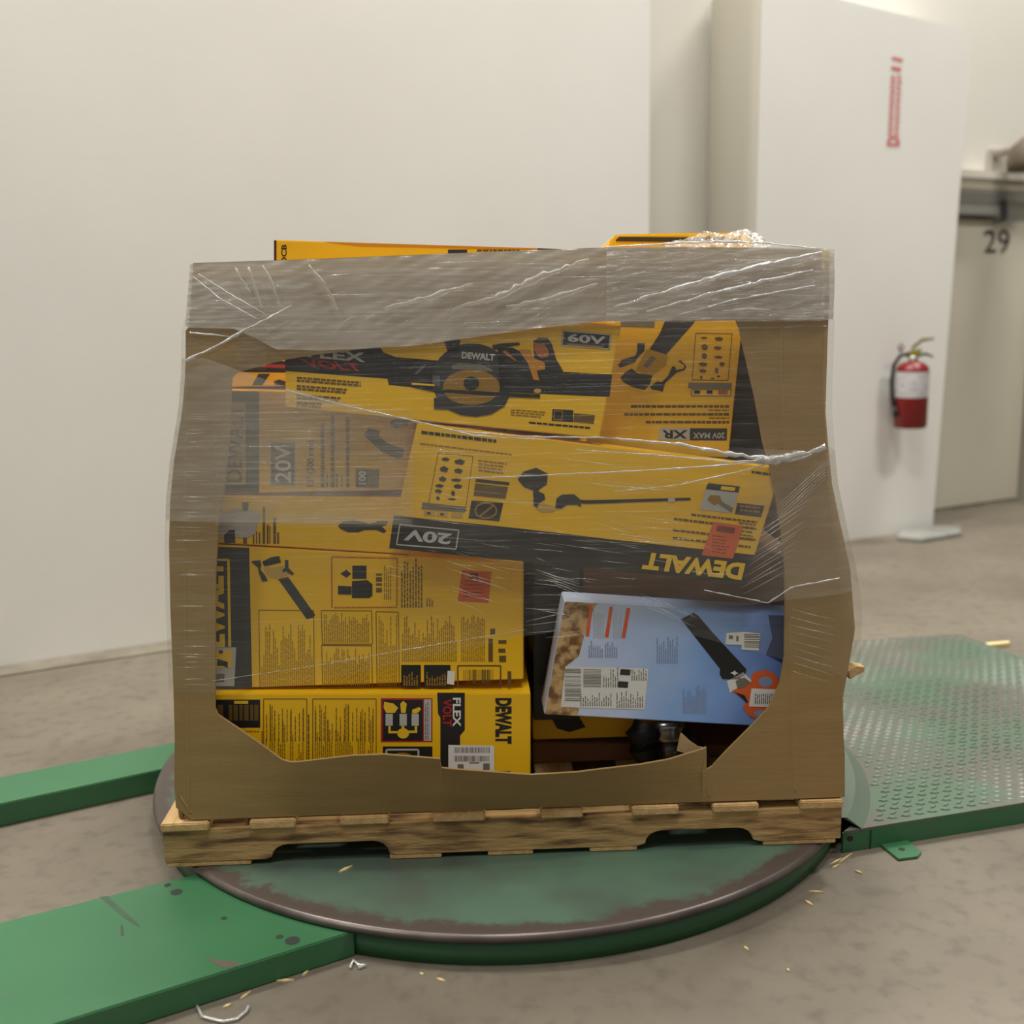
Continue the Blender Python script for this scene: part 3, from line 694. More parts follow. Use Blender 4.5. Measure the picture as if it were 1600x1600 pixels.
c8.frame('white_outline', z([(876, 1060), (1036, 1060), (1036, 1200), (876, 1200)]), 3, M_lgrey, 2)
c8.poly('badge_dial', z(ell(955, 1100, 55, 26)), M_amber, 2)
c8.poly('black_band', z([(1130, 775), (1268, 775), (1268, 962), (1244, 990), (1244, 1260), (1146, 1260), (1146, 900), (1134, 880)]), M_black)
c8.text('badge_lettering', 'FLEX', *z([(1208, 800), (1208, 945), (1248, 800)]), M_white, 3, .03)
c8.text('badge_lettering', 'VOLT', *z([(1158, 806), (1158, 942), (1203, 806)]), M_red, 3, .03)
c8.text('brand_lettering', 'DEWALT', *z([(1420, 802), (1420, 1030), (1502, 802)]), M_black, 2, .05)
c8.poly('white_label', z([(1186, 1036), (1415, 1040), (1415, 1250), (1186, 1250)]), M_white, 3)
for yy in (1047, 1090):
    c8.rects('barcode', [tuple(v for p in z([(1215+i*5.4, yy), (1215+i*5.4+random.choice((1.6, 2.6, 4)), yy+28)]) for v in p) for i in range(33)], M_grey, 4)
c8.rects('label_print', [tuple(v for p in z([q0_, q1_]) for v in p) for q0_, q1_ in (((1232, 1132), (1262, 1158)), ((1360, 1128), (1392, 1160)), ((1290, 1122), (1340, 1128)))], M_grey, 4)
c8.rect('print_block', *[v for p in z([(1430, 1168), (1497, 1240)]) for v in p], M_dark)

# ---- blower carton above
z8 = max(fp(300, 1084, .04).z, fp(829, 1083, .04).z)+.001
c7 = Carton('blower_carton', 'yellow leaf blower carton with black end band and small orange sticker', [(300, 850), (818, 879), (818, fpz(818, .060, z8)), (300, fpz(300, .060, z8))], .060, .38, M_yel, group=YG)
c7.poly('black_band', z([(-60, 44), (190, 50), (205, 752), (-60, 752)]), M_dark)
c7.rects('band_border', [z([(80, 105), (93, 105), (100, 545), (86, 545)]), z([(30, 105), (93, 105), (93, 116), (30, 116)])], M_yprint, 2)
c7.text('brand_lettering', 'DEWALT', *z([(72, 645), (62, 112), (-40, 645)]), M_yprint, 3, .05)
c7.poly('white_label', z([(-20, 548), (126, 548), (116, 742), (-20, 742)]), M_lgrey, 4)
c7.poly('label_window', z([(-20, 562), (104, 562), (102, 650), (-20, 650)]), M_yprint, 5)
c7.rects('label_letter', [z([(30, 605), (84, 620), (84, 650), (60, 640), (30, 640)]), z([(40, 562), (60, 562), (58, 578), (40, 578)])], M_black, 6)
c7.poly('label_code', z([(-20, 680), (68, 680), (66, 720), (-20, 720)]), M_grey, 5)
c7.poly('tool_tube', z([(335, 208), (385, 196), (520, 386), (512, 398), (478, 408)]), M_dark, 2)
c7.poly('tool_housing', z([(262, 138), (300, 150), (372, 140), (390, 180), (336, 208), (292, 200), (268, 170)]), M_tan, 2)
c7.poly('tool_motor', z([(255, 120), (300, 98), (340, 92), (350, 124), (300, 136), (266, 142)]), M_black, 3)
c7.poly('tool_handle', z([(200, 118), (245, 112), (252, 136), (246, 160), (270, 188), (284, 216), (256, 220), (240, 180), (234, 150), (208, 128)]), M_dark, 3)
c7.poly('tool_hook', z([(368, 112), (386, 112), (386, 150), (415, 180), (404, 188), (372, 168), (360, 176), (356, 160), (370, 150)]), M_dark, 3)
c7.frame('red_dashes', z([(602, 96), (930, 104), (928, 348), (604, 350)]), 2.2, M_red, 2, 3.4)
c7.rects('battery_picture', [z(q_) for q_ in ([(706, 140), (776, 140), (776, 206), (706, 206)], [(646, 180), (676, 160), (700, 180), (676, 200)], [(634, 240), (702, 244), (702, 286), (634, 284)], [(704, 218), (780, 212), (806, 232), (806, 290), (790, 302), (704, 302)])], M_black, 2)
c7.rects('print_marks', [z([(824, a), (854, a), (854, a+b_), (824, a+b_)]) for a, b_ in ((180, 10), (198, 22), (228, 12), (250, 24))], M_fined, 2)
p, r_ = z([(864, 140), (905, 310)]); c7.lines(p[0], p[1], r_[0], r_[1], 3.2, 1.4, M_fine, True, .2)
p, r_ = z([(950, 100), (1055, 350)]); c7.lines(p[0], p[1], r_[0], r_[1], 4.4, 2, M_fined, True, .3)
for (a, b, c_, d) in ((238, 362, 512, 748), (550, 364, 802, 532), (552, 538, 802, 748), (824, 370, 936, 748)):
    c7.frame('print_border', z([(a, b), (c_, b+2), (c_+4, d), (a+6, d)]), 1.1, M_fined)
    p, r_ = z([(a+14, b+10 if a != 238 else b+60), (c_-4, d-8)]); c7.lines(p[0], p[1], r_[0], r_[1], 3.0, 1.3, M_fine, True, .45 if a != 238 else .8)
p, r_ = z([(955, 385), (1230, 620)]); c7.lines(p[0], p[1], r_[0], r_[1], 3.2, 1.4, M_fine, True, .65)
p, r_ = z([(1250, 385), (1370, 620)]); c7.lines(p[0], p[1], r_[0], r_[1], 3.2, 1.4, M_fine, True, .2)
p, r_ = z([(1076, 300), (1120, 345)]); c7.lines(p[0], p[1], r_[0], r_[1], 4, 2, M_fine, True, .3)
c7.rects('fine_marks', [tuple(v for p in z(q_) for v in p) for q_ in (((1386, 505), (1408, 620)), ((1436, 512), (1476, 530)), ((1440, 590), (1474, 622)), ((1436, 555), (1470, 575)), ((1482, 668), (1500, 750)), ((1395, 455), (1420, 485)))], M_fined, 2)
c7.poly('orange_sticker', z([(1255, 162), (1402, 172), (1386, 326), (1232, 318)]), M_olabel, 2)
p, r_ = z([(1290, 178), (1335, 205)]); c7.rect('sticker_print', p[0], p[1], r_[0], r_[1], plain('sticker_ink', (120, 46, 24), .6), 3)
p, r_ = z([(1262, 215), (1380, 310)]); c7.lines(p[0], p[1], r_[0], r_[1], 6, 1.2, MATS['sticker_ink'], False, .4, 3)
for a, b in ((950, 1048), (1064, 1196)):
    c7.rect('dark_picture', *[v for p in z([(a, 636), (b, 748)]) for v in p], M_black, 2)
    p, r_ = z([(a+12, 668), (b-14, 740)]); c7.lines(p[0], p[1], r_[0], r_[1], 4, 2.2, M_fine, True, .5, 3)
c7.poly('white_tag', z([(1182, 664), (1220, 668), (1214, 736), (1178, 730)]), M_white, 4)
c7.frame('print_border', z([(1233, 640), (1447, 640), (1447, 750), (1233, 750)]), 2.2, M_fined, 2)
c7.rects('barcode', [tuple(v for p in z([(1262+i*9, 660), (1262+i*9+random.choice((2, 4, 6)), 730)]) for v in p) for i in range(17)], M_fined, 3)

# ---- carton with sticker (two above)
z7 = fp(300, 850, .06).z+.0015; z7b = fp(640, 850+29*340/518, .06).z+.0015
c6 = Carton('sprayer_carton', 'yellow carton with torn grey sticker and dark tool picture above the blower carton', [(318, 775), (640, 778), (640, fpz(640, .066, z7b)), (318, fpz(318, .066, z7))], .066, .36, M_yel, group=YG)
z = Z(340, 560, 5)
c6.poly('tool_picture', z([(940, 1310), (975, 1276), (1060, 1262), (1130, 1276), (1180, 1290), (1240, 1280), (1240, 1272), (1330, 1272), (1320, 1300), (1280, 1312), (1318, 1345), (1300, 1365), (1240, 1340), (1150, 1340), (1100, 1358), (1020, 1358), (965, 1335)]), M_dark, 2)
c6.poly('grey_sticker', z([(-40, 1235), (100, 1200), (140, 1172), (330, 1190), (335, 1240), (290, 1370), (230, 1400), (120, 1395), (-40, 1405)]), plain('sticker_grey', (186, 180, 176), .4), 3)
c6.poly('print_mark', z([(190, 1125), (245, 1125), (238, 1190), (200, 1190)]), M_dark, 4)
c6.poly('print_mark', z([(50, 1380), (95, 1340), (135, 1340), (140, 1440), (55, 1440)]), M_dark, 4)
c6.rects('fine_print', [tuple(v for p in z([(a, b), (a+w_, 1448)]) for v in p) for a, b, w_ in ((352, 1160, 20), (435, 1245, 22), (275, 1370, 12), (300, 1350, 10), (322, 1360, 12), (385, 1300, 14), (405, 1310, 8), (465, 1360, 16), (200, 1390, 30))], M_fined, 2)

# ---- hedge trimmer / chainsaw carton
z6 = max(fp(318, 775, .066).z, fp(640, 778, .066).z)+.001
c5 = Carton('chainsaw_carton', 'yellow carton with grey 20V badge behind hazy film at upper left of hole', [(322, 609), (660, 618), (660, fpz(660, .074, z6)), (322, fpz(322, .074, z6))], .074, .34, M_yel, group=YG)
c5.poly('black_border', z([(-60, 255), (325, 262), (325, 1050), (-60, 1050)]), M_dark)
c5.poly('brand_panel', z([(-60, 340), (216, 352), (222, 985), (-60, 985)]), M_tan, 2)
c5.text('brand_lettering', 'DEWALT', *z([(190, 965), (205, 365), (70, 965)]), M_dark, 3, .01)
c5.poly('voltage_badge', z([(412, 655), (607, 658), (605, 992), (412, 988)]), M_dark)
c5.frame('badge_outline', z([(414, 657), (605, 660), (603, 990), (414, 986)]), 1.5, M_lgrey, 2)
c5.text('badge_lettering', '20V', *z([(575, 968), (575, 680), (448, 968)]), M_white, 3, .02)
c5.text('size_print', '12" (300 mm)', *z([(768, 1000), (768, 640), (695, 1000)]), M_dark, 2, .02)
for a, b, w_ in ((806, 505, 28), (884, 445, 30), (1004, 455, 26), (925, 900, 14), (850, 890, 10), (965, 905, 10)):
    p, r_ = z([(a, b), (a+w_, 1008)]); c5.lines(p[0], p[1], r_[0]+.2, r_[1], 99, w_/5, M_fined, True, 0)
c5.poly('tool_picture', z([(1140, 595), (1180, 545), (1270, 565), (1262, 615), (1330, 665), (1460, 708), (1440, 775), (1400, 782), (1290, 738), (1200, 655)]), M_dark, 2)
c5.poly('tool_picture', z([(1350, 490), (1400, 470), (1500, 490), (1480, 525), (1400, 548), (1355, 535)]), M_dark, 2)
c5.poly('dark_picture', z([(1080, 860), (1262, 864), (1258, 1012), (1080, 1010)]), M_dark, 2)
c5.text('print_number', '100', *z([(1160, 985), (1160, 880), (1102, 985)]), M_white, 3, .03)
c5.poly('picture_panel', z([(1172, 885), (1250, 887), (1248, 985), (1172, 985)]), M_grey, 3)

# ---- carton behind it
z5 = max(fp(322, 609, .074).z, fp(660, 618, .074).z)+.001
c5b = Carton('back_carton', 'yellow striped carton end glimpsed behind the circular saw carton', [(348, 540), (520, 548), (520, fpz(520, .12, z5)), (348, fpz(348, .12, z5))], .12, .20, M_yel, group=YG)
c5b.poly('black_stripe', [(394, 602), (404, 584), (422, 584), (410, 602)], M_dark)
c5b.poly('black_band', [(350, 560), (520, 568), (520, 583), (350, 581)], M_black)
c5b.poly('red_print', [(405, 574), (412, 569), (500, 571), (500, 578)], M_red, 2)
c5b.poly('print_mark', [(428, 596), (436, 593), (446, 596), (446, 602), (430, 602)], M_dark, 2)

# ---- circular saw carton
c3 = Carton('saw_carton', 'yellow circular saw carton with black stripe and saw picture below top edge', [(447, 458), (971, 508), (937, 685), (446, 637)], .010, .060, M_yel, group=YG)
z = Z(430, 500, 2.963)
c3.poly('black_stripe', z([(44, 70), (470, 90), (500, 150), (560, 172), (720, 185), (1330, 240), (1560, 252), (1548, 356), (1080, 335), (740, 322), (525, 300), (520, 272), (46, 236)]), M_black)
c3.text('badge_lettering', 'FLEX', *z([(150, 172), (418, 196), (148, 128)]), M_lgrey, 2, .03)
c3.text('badge_lettering', 'VOLT', *z([(150, 218), (414, 240), (112, 178)]), M_red, 2, .03)
c3.poly('saw_guard', z(ell(910, 276, 185, 168, 40)), M_dark, 2)
c3.poly('saw_motor', z([(1030, 130), (1100, 128), (1180, 170), (1330, 230), (1350, 300), (1290, 330), (1180, 340), (1040, 330)]), M_black, 2)
c3.poly('saw_blade', z(ell(908, 312, 132, 82, 36)), M_amber, 3)
c3.poly('lower_guard', z([(735, 360), (780, 352), (840, 392), (910, 400), (980, 390), (1040, 352), (1085, 352), (1060, 400), (1000, 436), (930, 448), (860, 440), (800, 415), (735, 412)]), M_dark, 4)
c3.poly('saw_hub', z(ell(908, 293, 36, 32, 20)), M_black, 5)
c3.poly('saw_shoe', z([(620, 310), (740, 318), (1226, 345), (1226, 362), (1080, 356), (730, 332)]), M_black, 4)
c3.poly('shoe_print', z([(632, 290), (738, 298), (738, 306), (632, 300)]), M_yprint, 4)
c3.poly('guard_plate', z([(815, 212), (850, 200), (950, 205), (1000, 225), (1010, 238), (820, 228)]), M_grey, 3)
c3.text('brand_lettering', 'DEWALT', *z([(862, 178), (1016, 190), (864, 146)]), M_lgrey, 4, .05)
c3.poly('saw_bracket', z([(780, 90), (858, 84), (850, 150), (800, 150)]), M_dark, 2)
c3.poly('saw_lever', z([(1005, 116), (1050, 108), (1130, 104), (1132, 116), (1060, 128), (1040, 140), (1008, 134)]), M_black, 3)
c3.poly('saw_handle', z([(1196, 96), (1220, 82), (1262, 84), (1280, 110), (1300, 180), (1330, 230), (1270, 240), (1200, 180), (1196, 140)]), M_black, 3)
c3.poly('handle_print', z([(1200, 104), (1250, 116), (1268, 150), (1262, 172), (1226, 176), (1198, 140)]), plain('saw_orange', (176, 98, 34), .5), 4)
c3.poly('motor_print', z([(1126, 138), (1180, 136), (1196, 176), (1246, 196), (1250, 228), (1210, 234), (1222, 280), (1196, 276), (1170, 200)]), plain('saw_amber', (196, 130, 26), .5), 4)
c3.poly('motor_print', z([(1050, 146), (1068, 140), (1120, 190), (1106, 188)]), MATS['saw_orange'], 4)
c3.poly('dial_print', z(ell(1214, 328, 18, 11, 12)), M_tan, 5)
c3.rects('guard_marks', [z(q_) for q_ in ([(730, 256), (764, 258), (764, 308), (728, 304)], [(748, 340), (790, 344), (782, 366), (748, 362)], [(640, 250), (690, 205), (702, 206), (660, 252)])], plain('print_mid_grey', (92, 94, 96), .5), 3)
for yy, x1_ in ((262, 420), (300, 362), (342, 308), (376, 244)):
    p, r_ = z([(100, yy), (x1_, yy+12)]); c3.lines(p[0], p[1], r_[0], p[1]+8.5, 4.6, 3.2, M_fined, False, .25, 2, .08)
c3.poly('voltage_badge', z([(1330, 46), (1556, 66), (1548, 138), (1324, 120)]), M_black, 2)
c3.frame('badge_outline', z([(1334, 50), (1552, 69), (1545, 134), (1328, 117)]), 1.6, M_lgrey, 3)
c3.text('badge_lettering', '60V', *z([(1352, 100), (1526, 114), (1356, 62)]), M_lgrey, 4, .03)
c3.poly('badge_print', z([(1350, 108), (1520, 121), (1518, 129), (1348, 115)]), M_amber, 4)
c3.poly('print_block', z([(1284, 412), (1380, 418), (1378, 472), (1280, 466)]), M_black, 2)
c3.poly('print_block', z([(1384, 432), (1480, 440), (1474, 480), (1380, 472)]), M_fined, 2)
c3.frame('block_marks', z([(1292, 420), (1330, 422), (1328, 462), (1290, 460)]), 1.6, M_fine, 3)
c3.lines(*[v for p in z([(1175, 470), (1465, 482)]) for v in p], 99, 3, M_black, False, .05, 2, .09)
c3.lines(*[v for p in z([(1090, 412), (1262, 450)]) for v in p], 4, 2, M_fine, False, .2, 2, .08)

# ---- blower carton upper right
c4 = Carton('upright_blower_carton', 'upside down yellow blower carton with pale XR badge beside the saw carton', [(930, 462), (1164, 466), (1138, 716), (915, 706)], .075, .12, M_yel, group=YG)
z = Z(940, 480, 6.154)
c4.poly('tool_tube', z([(640, 60), (950, 60), (880, 160), (620, 455), (460, 405), (560, 250)]), M_dark, 2)
c4.poly('tool_housing', z([(430, 408), (520, 420), (640, 462), (620, 560), (500, 645), (400, 640), (330, 600)]), plain('tool_yellow', (188, 146, 26), .5), 2)
c4.poly('tool_plate', z([(478, 468), (526, 492), (440, 582), (398, 560)]), M_grey, 3)
c4.poly('tool_handle', z([(340, 345), (415, 345), (412, 420), (350, 480), (320, 530), (180, 582), (155, 560), (200, 502), (325, 470), (345, 410)]), M_dark, 3)
c4.poly('tool_motor', z([(178, 680), (230, 625), (290, 590), (350, 640), (490, 655), (460, 750), (410, 795), (300, 770), (215, 725)]), M_dark, 3)
c4.poly('tool_trigger', z([(465, 765), (530, 715), (580, 720), (640, 660), (680, 570), (705, 570), (715, 605), (790, 590), (795, 560), (735, 520), (760, 508), (815, 570), (800, 605), (720, 630), (610, 730), (585, 815), (540, 800), (480, 790)]), M_dark, 3)
c4.frame('icon_border', z([(905, 250), (1255, 256), (1215, 705), (870, 700)]), 1.1, M_fined)
ic = []
for a, b, w_, h_ in ((950, 285, 70, 20), (955, 355, 70, 60), (960, 440, 55, 60), (930, 530, 90, 40), (935, 595, 75, 38), (945, 660, 25, 35), (1085, 285, 85, 40), (1075, 375, 80, 35), (1080, 465, 85, 30), (1130, 525, 55, 45), (1085, 580, 40, 60), (1105, 655, 35, 22), (1045, 678, 40, 14)):
    ic.append(z([(a, b+h_*.2), (a+w_*.5, b), (a+w_, b+h_*.3), (a+w_*.8, b+h_), (a+w_*.2, b+h_*.9)]))
c4.rects('tool_icons', ic, M_fined, 2)
c4.poly('grey_strip', z([(835, 725), (1252, 730), (1248, 782), (832, 778)]), M_grey, 2)
c4.frame('icon_boxes', z([(865, 788), (1246, 790), (1240, 855), (862, 852)]), 1.6, M_grey, 2)
c4.rects('icon_marks', [z([(a, 800), (a+55, 800), (a+55, 832), (a, 832)]) for a in (890, 1010)], M_black, 3)
c4.poly('icon_marks', z([(1120, 800), (1210, 800), (1210, 840), (1120, 840)]), MATS['saw_orange'], 3)
for yy, a in ((942, 280), (1018, 215), (1094, 425)):
    p, r_ = z([(a, yy), (1225, yy+26)]); c4.lines(p[0], p[1], r_[0], r_[1]+.1, 99, 4, M_fined, False, 0)
for yy in (986, 1062):
    p, r_ = z([(1030, yy), (1225, yy+10)]); c4.lines(p[0], p[1], r_[0], r_[1]+.1, 99, 1.4, M_fined, False, 0)
c4.poly('pale_badge', z([(555, 1160), (848, 1163), (844, 1280), (550, 1276)]), M_lgrey, 2)
c4.text('badge_lettering', 'XR', *z([(826, 1182), (580, 1182), (824, 1262)]), M_black, 3, .03)
c4.poly('dark_badge', z([(852, 1163), (1206, 1166), (1202, 1282), (848, 1280)]), M_dark, 2)
c4.text('badge_lettering', '20V MAX', *z([(1185, 1205), (880, 1205), (1183, 1262)]), M_lgrey, 3, .02)
c4.poly('grey_strip', z([(185, 120), (512, 126), (508, 195), (180, 185)]), M_grey, 2)

# ---- string trimmer carton, tilted, right in the hole
c9 = Carton('trimmer_carton', 'tilted upside down yellow string trimmer carton with orange sticker across the hole', [(652, 660), (1222, 733), (1166, 912), (608, 857)], .008, .046, M_yel, group=YG)
z = Z(600, 640, 2.5)
c9.poly('black_band', z([(38, 413), (520, 463), (900, 508), (1452, 568), (1415, 680), (20, 542)]), M_black)
c9.frame('badge_outline', z([(62, 449), (292, 471), (281, 545), (49, 527)]), 1.9, M_lgrey, 2)
c9.text('badge_lettering', '20V', *z([(266, 484), (84, 466), (258, 528)]), M_lgrey, 3, .035)
c9.text('brand_lettering', 'DEWALT', *z([(1412, 600), (1022, 556), (1396, 666)]), M_yprint, 2, .05)
c9.lines(*[v for p in z([(146, 82), (440, 98)]) for v in p], 99, 5, M_black, False, 0, 2, .12)
c9.lines(*[v for p in z([(140, 130), (510, 146)]) for v in p], 5, 2, M_fine, False, .2, 2, .12)
c9.frame('icon_border', z([(212, 168), (348, 182), (318, 392), (172, 376)]), .9, M_fined)
ic = []
for a, b, w_, h_ in ((225, 186, 32, 16), (275, 192, 42, 24), (218, 220, 34, 26), (274, 228, 34, 22), (214, 260, 30, 22), (262, 268, 40, 14), (200, 290, 34, 16), (272, 290, 34, 20), (198, 310, 30, 18), (262, 315, 16, 24), (204, 336, 14, 18), (248, 346, 34, 8)):
    ic.append(z([(a, b+h_*.3), (a+w_*.5, b), (a+w_, b+h_*.4), (a+w_*.75, b+h_), (a+w_*.1, b+h_*.8)]))
c9.rects('tool_icons', ic, M_dark, 2)
c9.poly('grey_strip', z([(150, 362), (322, 380), (318, 402), (146, 388)]), M_grey, 2)
c9.rects('icon_boxes', [z([(a, 394+i*4), (a+44, 398+i*4), (a+42, 416+i*4), (a-2, 412+i*4)]) for i, a in enumerate((156, 208, 264))], M_tan, 2)
c9.rects('icon_marks', [z([(a+12, 400+i*4), (a+26, 401+i*4), (a+26, 409+i*4), (a+12, 408+i*4)]) for i, a in enumerate((156, 208))], M_black, 3)
c9.poly('dark_picture', z([(342, 354), (466, 364), (450, 436), (330, 424)]), M_black, 2)
c9.frame('dial_ring', z(ell(398, 394, 42, 30, 20)), 3, M_amber, 3)
c9.poly('dial_slash', z([(372, 412), (424, 372), (430, 378), (378, 418)]), M_amber, 3)
c9.poly('grey_bar', z([(360, 270), (490, 284), (488, 296), (356, 282)]), M_dark, 2)
c9.poly('picture_panel', z([(356, 288), (484, 302), (474, 348), (350, 336)]), M_fined, 2)
c9.lines(*[v for p in z([(368, 196), (504, 250)]) for v in p], 5, 2.4, M_fine, False, .3, 2, .12)
c9.poly('trimmer_head', z([(522, 272), (545, 242), (594, 227), (640, 250), (636, 292), (606, 312), (600, 322), (572, 312), (545, 302)]), M_dark, 2)
c9.poly('trimmer_neck', z([(582, 316), (602, 318), (626, 330), (630, 350), (604, 366), (600, 384), (584, 376)]), M_dark, 3)
c9.poly('trimmer_yoke', z([(592, 374), (622, 366), (668, 380), (664, 398), (620, 402), (594, 390)]), M_tan, 2)
c9.poly('trimmer_body', z([(668, 388), (674, 346), (694, 332), (742, 330), (768, 352), (770, 380), (752, 372), (714, 372), (690, 388)]), M_dark, 3)
c9.poly('trimmer_shaft', z([(768, 352), (790, 354), (1196, 344), (1198, 354), (796, 368), (770, 366)]), M_black, 3)
c9.poly('shaft_ring', z([(1110, 344), (1136, 344), (1136, 360), (1110, 361)]), M_lgrey, 4)
c9.poly('picture_panel', z([(1266, 286), (1390, 300), (1362, 404), (1232, 390)]), M_lgrey, 2)
c9.poly('picture_header', z([(1266, 286), (1390, 300), (1384, 324), (1256, 310)]), M_black, 3)
c9.poly('header_print', z([(1318, 298), (1372, 304), (1368, 318), (1314, 312)]), M_yprint, 4)
c9.poly('picture_tool', z([(1262, 352), (1275, 334), (1312, 336), (1318, 356), (1360, 390), (1352, 400), (1306, 366), (1290, 374)]), M_amber, 3)
c9.poly('picture_tool', z([(1316, 358), (1364, 384), (1358, 402), (1308, 370)]), M_grey, 4)
c9.poly('dark_label', z([(1380, 364), (1486, 376), (1472, 420), (1370, 408)]), M_black, 2)
c9.lines(*[v for p in z([(1390, 372), (1470, 402)]) for v in p], 6, 3.4, M_fine, False, .2, 3, .1)
for yy, a, b in ((405, 1200, 1460), (422, 1132, 1455), (465, 1128, 1455), (496, 1128, 1440)):
    c9.lines(*[v for p in z([(a, yy), (b, yy+12)]) for v in p], 99, 3.6, M_fined, False, .05, 2, .12)
c9.lines(*[v for p in z([(1386, 440), (1460, 520)]) for v in p], 6, 2.4, M_fined, False, .3, 2, .12)
c9.poly('orange_sticker', z([(1286, 438), (1402, 454), (1362, 582), (1240, 568)]), M_olabel, 4)
c9.poly('sticker_print', z([(1302, 452), (1372, 462), (1366, 484), (1296, 474)]), MATS['sticker_ink'], 5)
c9.lines(*[v for p in z([(1280, 490), (1356, 560)]) for v in p], 5, 1.2, MATS['sticker_ink'], False, .4, 5, .12)
c9.lines(*[v for p in z([(1436, 238), (1526, 250)]) for v in p], 99, 4, M_black, False, 0, 2, .14)

# ---- blue folding saw carton
c10 = Carton('folding_saw_carton', 'pale blue carton with black folding saw and orange handle picture', [(883, 940), (1262, 964), (1262, 1139), (850, 1116)], .045, .075, M_blue)
z = Z(830, 920, 3.902)
c10.poly('gravel_print', z([(206, 80), (402, 88), (350, 180), (330, 260), (290, 410), (215, 470), (186, 690), (292, 732), (280, 774), (82, 764)]), M_gravel)
c10.rects('orange_bars', [z(q_) for q_ in ([(356, 96), (376, 97), (352, 290), (330, 288)], [(478, 108), (498, 110), (470, 296), (448, 294)], [(582, 116), (604, 118), (572, 300), (550, 298)])], M_orange, 2)
c10.poly('white_label', z([(208, 470), (716, 486), (690, 736), (180, 720)]), M_white, 2)
c10.rects('barcode', [z([(a, b), (a+w_, b+2), (a+w_-1, b+h_), (a-1, b+h_-2)]) for a, w_, b0_, b1_ in ((205, 98, 486, 700), (318, 108, 490, 612)) for b, h_ in [(b0_ + i*9.0, random.choice((3, 5, 7))) for i in range(int((b1_-b0_)/9))]], M_grey, 3)
c10.rects('barcode', [z([(545, 488), (606, 492), (602, 528), (540, 524)]), z([(532, 562), (592, 566), (588, 604), (527, 600)])], M_dark, 3)
for q_ in (((440, 480), (530, 600)), ((612, 486), (706, 560)), ((300, 630), (500, 715)), ((520, 615), (690, 725))):
    c10.lines(*[v for p in z(q_) for v in p], 3.6, 1.4, M_grey, True, .6, 3)
for q_ in (((350, 312), (440, 420)), ((450, 312), (526, 420)), ((765, 285), (895, 455)), ((925, 575), (1075, 760))):
    c10.lines(*[v for p in z(q_) for v in p], 3.4, 1.6, M_bluegrey, True, .5, 2)
for q_ in (((380, 130), (455, 300)), ((500, 140), (560, 300))):
    c10.lines(*[v for p in z(q_) for v in p], 3.6, 1.3, M_lgrey, True, .4, 2)
c10.poly('navy_print', z([(1445, 160), (1700, 170), (1700, 460), (1560, 470), (1430, 400), (1470, 300)]), M_navy, 1)
c10.poly('saw_blade', z([(912, 184), (990, 146), (1020, 166), (1100, 260), (1312, 490), (1300, 532), (1270, 552), (1166, 550), (1148, 520), (1152, 488)]), M_black, 3)
c10.poly('blade_shine', z([(930, 190), (990, 160), (1008, 178), (950, 208)]), M_dark, 4)
c10.poly('saw_collar', z([(1192, 562), (1292, 508), (1344, 560), (1290, 606), (1250, 612), (1212, 634)]), M_white, 3)
c10.poly('collar_shade', z([(1245, 560), (1300, 540), (1334, 566), (1290, 604), (1256, 606)]), M_grey, 4)
c10.poly('pivot', z([(1212, 512), (1232, 504), (1240, 496), (1246, 506), (1262, 514), (1246, 520), (1240, 530), (1232, 520)]), M_white, 4)
c10.poly('saw_handle', z([(1222, 622), (1256, 606), (1300, 600), (1340, 568), (1344, 520), (1378, 500), (1440, 494), (1490, 520), (1512, 570), (1512, 640), (1600, 700), (1560, 800), (1470, 820), (1390, 802), (1330, 776), (1288, 722), (1310, 694), (1290, 672)]), M_orange, 3)
c10.poly('handle_hole', z(ell(1428, 566, 44, 32, 18)), M_bluegrey, 4)
c10.poly('handle_hole', z(ell(1400, 760, 44, 22, 18)), M_bluegrey, 4)
c10.poly('handle_edge', z([(1238, 628), (1300, 648), (1322, 690), (1310, 694), (1290, 672)]), M_black, 4)
c10.poly('white_tag', z([(1342, 606), (1492, 612), (1484, 722), (1326, 716)]), M_white, 5)
c10.lines(*[v for p in z([(1362, 636), (1470, 700)]) for v in p], 3.2, 1.6, M_grey, True, .1, 6)
c10.poly('white_tag', z([(1190, 268), (1300, 262), (1396, 272), (1386, 376), (1282, 370), (1282, 342), (1184, 338)]), M_white, 3)
c10.rects('barcode', [z([(1298, b), (1392, b+2), (1391, b+7), (1297, b+5)]) for b in (274, 284, 292, 304, 318, 326, 338, 350)], M_grey, 4)
c10.rects('label_print', [z([(1205, 282), (1230, 284), (1228, 306), (1203, 304)]), z([(1250, 286), (1264, 287), (1262, 320), (1248, 318)])], M_grey, 4)

# ---- darker cartons deeper in
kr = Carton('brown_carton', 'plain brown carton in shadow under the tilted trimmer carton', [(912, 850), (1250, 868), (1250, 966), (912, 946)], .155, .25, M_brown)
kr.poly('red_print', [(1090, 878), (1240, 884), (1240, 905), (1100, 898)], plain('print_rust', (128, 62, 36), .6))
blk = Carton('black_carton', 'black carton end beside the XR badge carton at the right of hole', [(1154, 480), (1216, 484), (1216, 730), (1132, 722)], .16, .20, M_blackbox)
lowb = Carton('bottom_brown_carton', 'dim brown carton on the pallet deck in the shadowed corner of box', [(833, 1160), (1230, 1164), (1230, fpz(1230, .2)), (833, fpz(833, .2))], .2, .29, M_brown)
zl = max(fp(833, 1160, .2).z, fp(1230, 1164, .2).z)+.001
low = Carton('low_carton', 'dim yellow carton lying in shadow under the folding saw carton', [(833, 1112), (1040, 1116), (1040, fpz(1040, .21, zl)), (833, fpz(833, .21, zl))], .21, .28, M_yel)
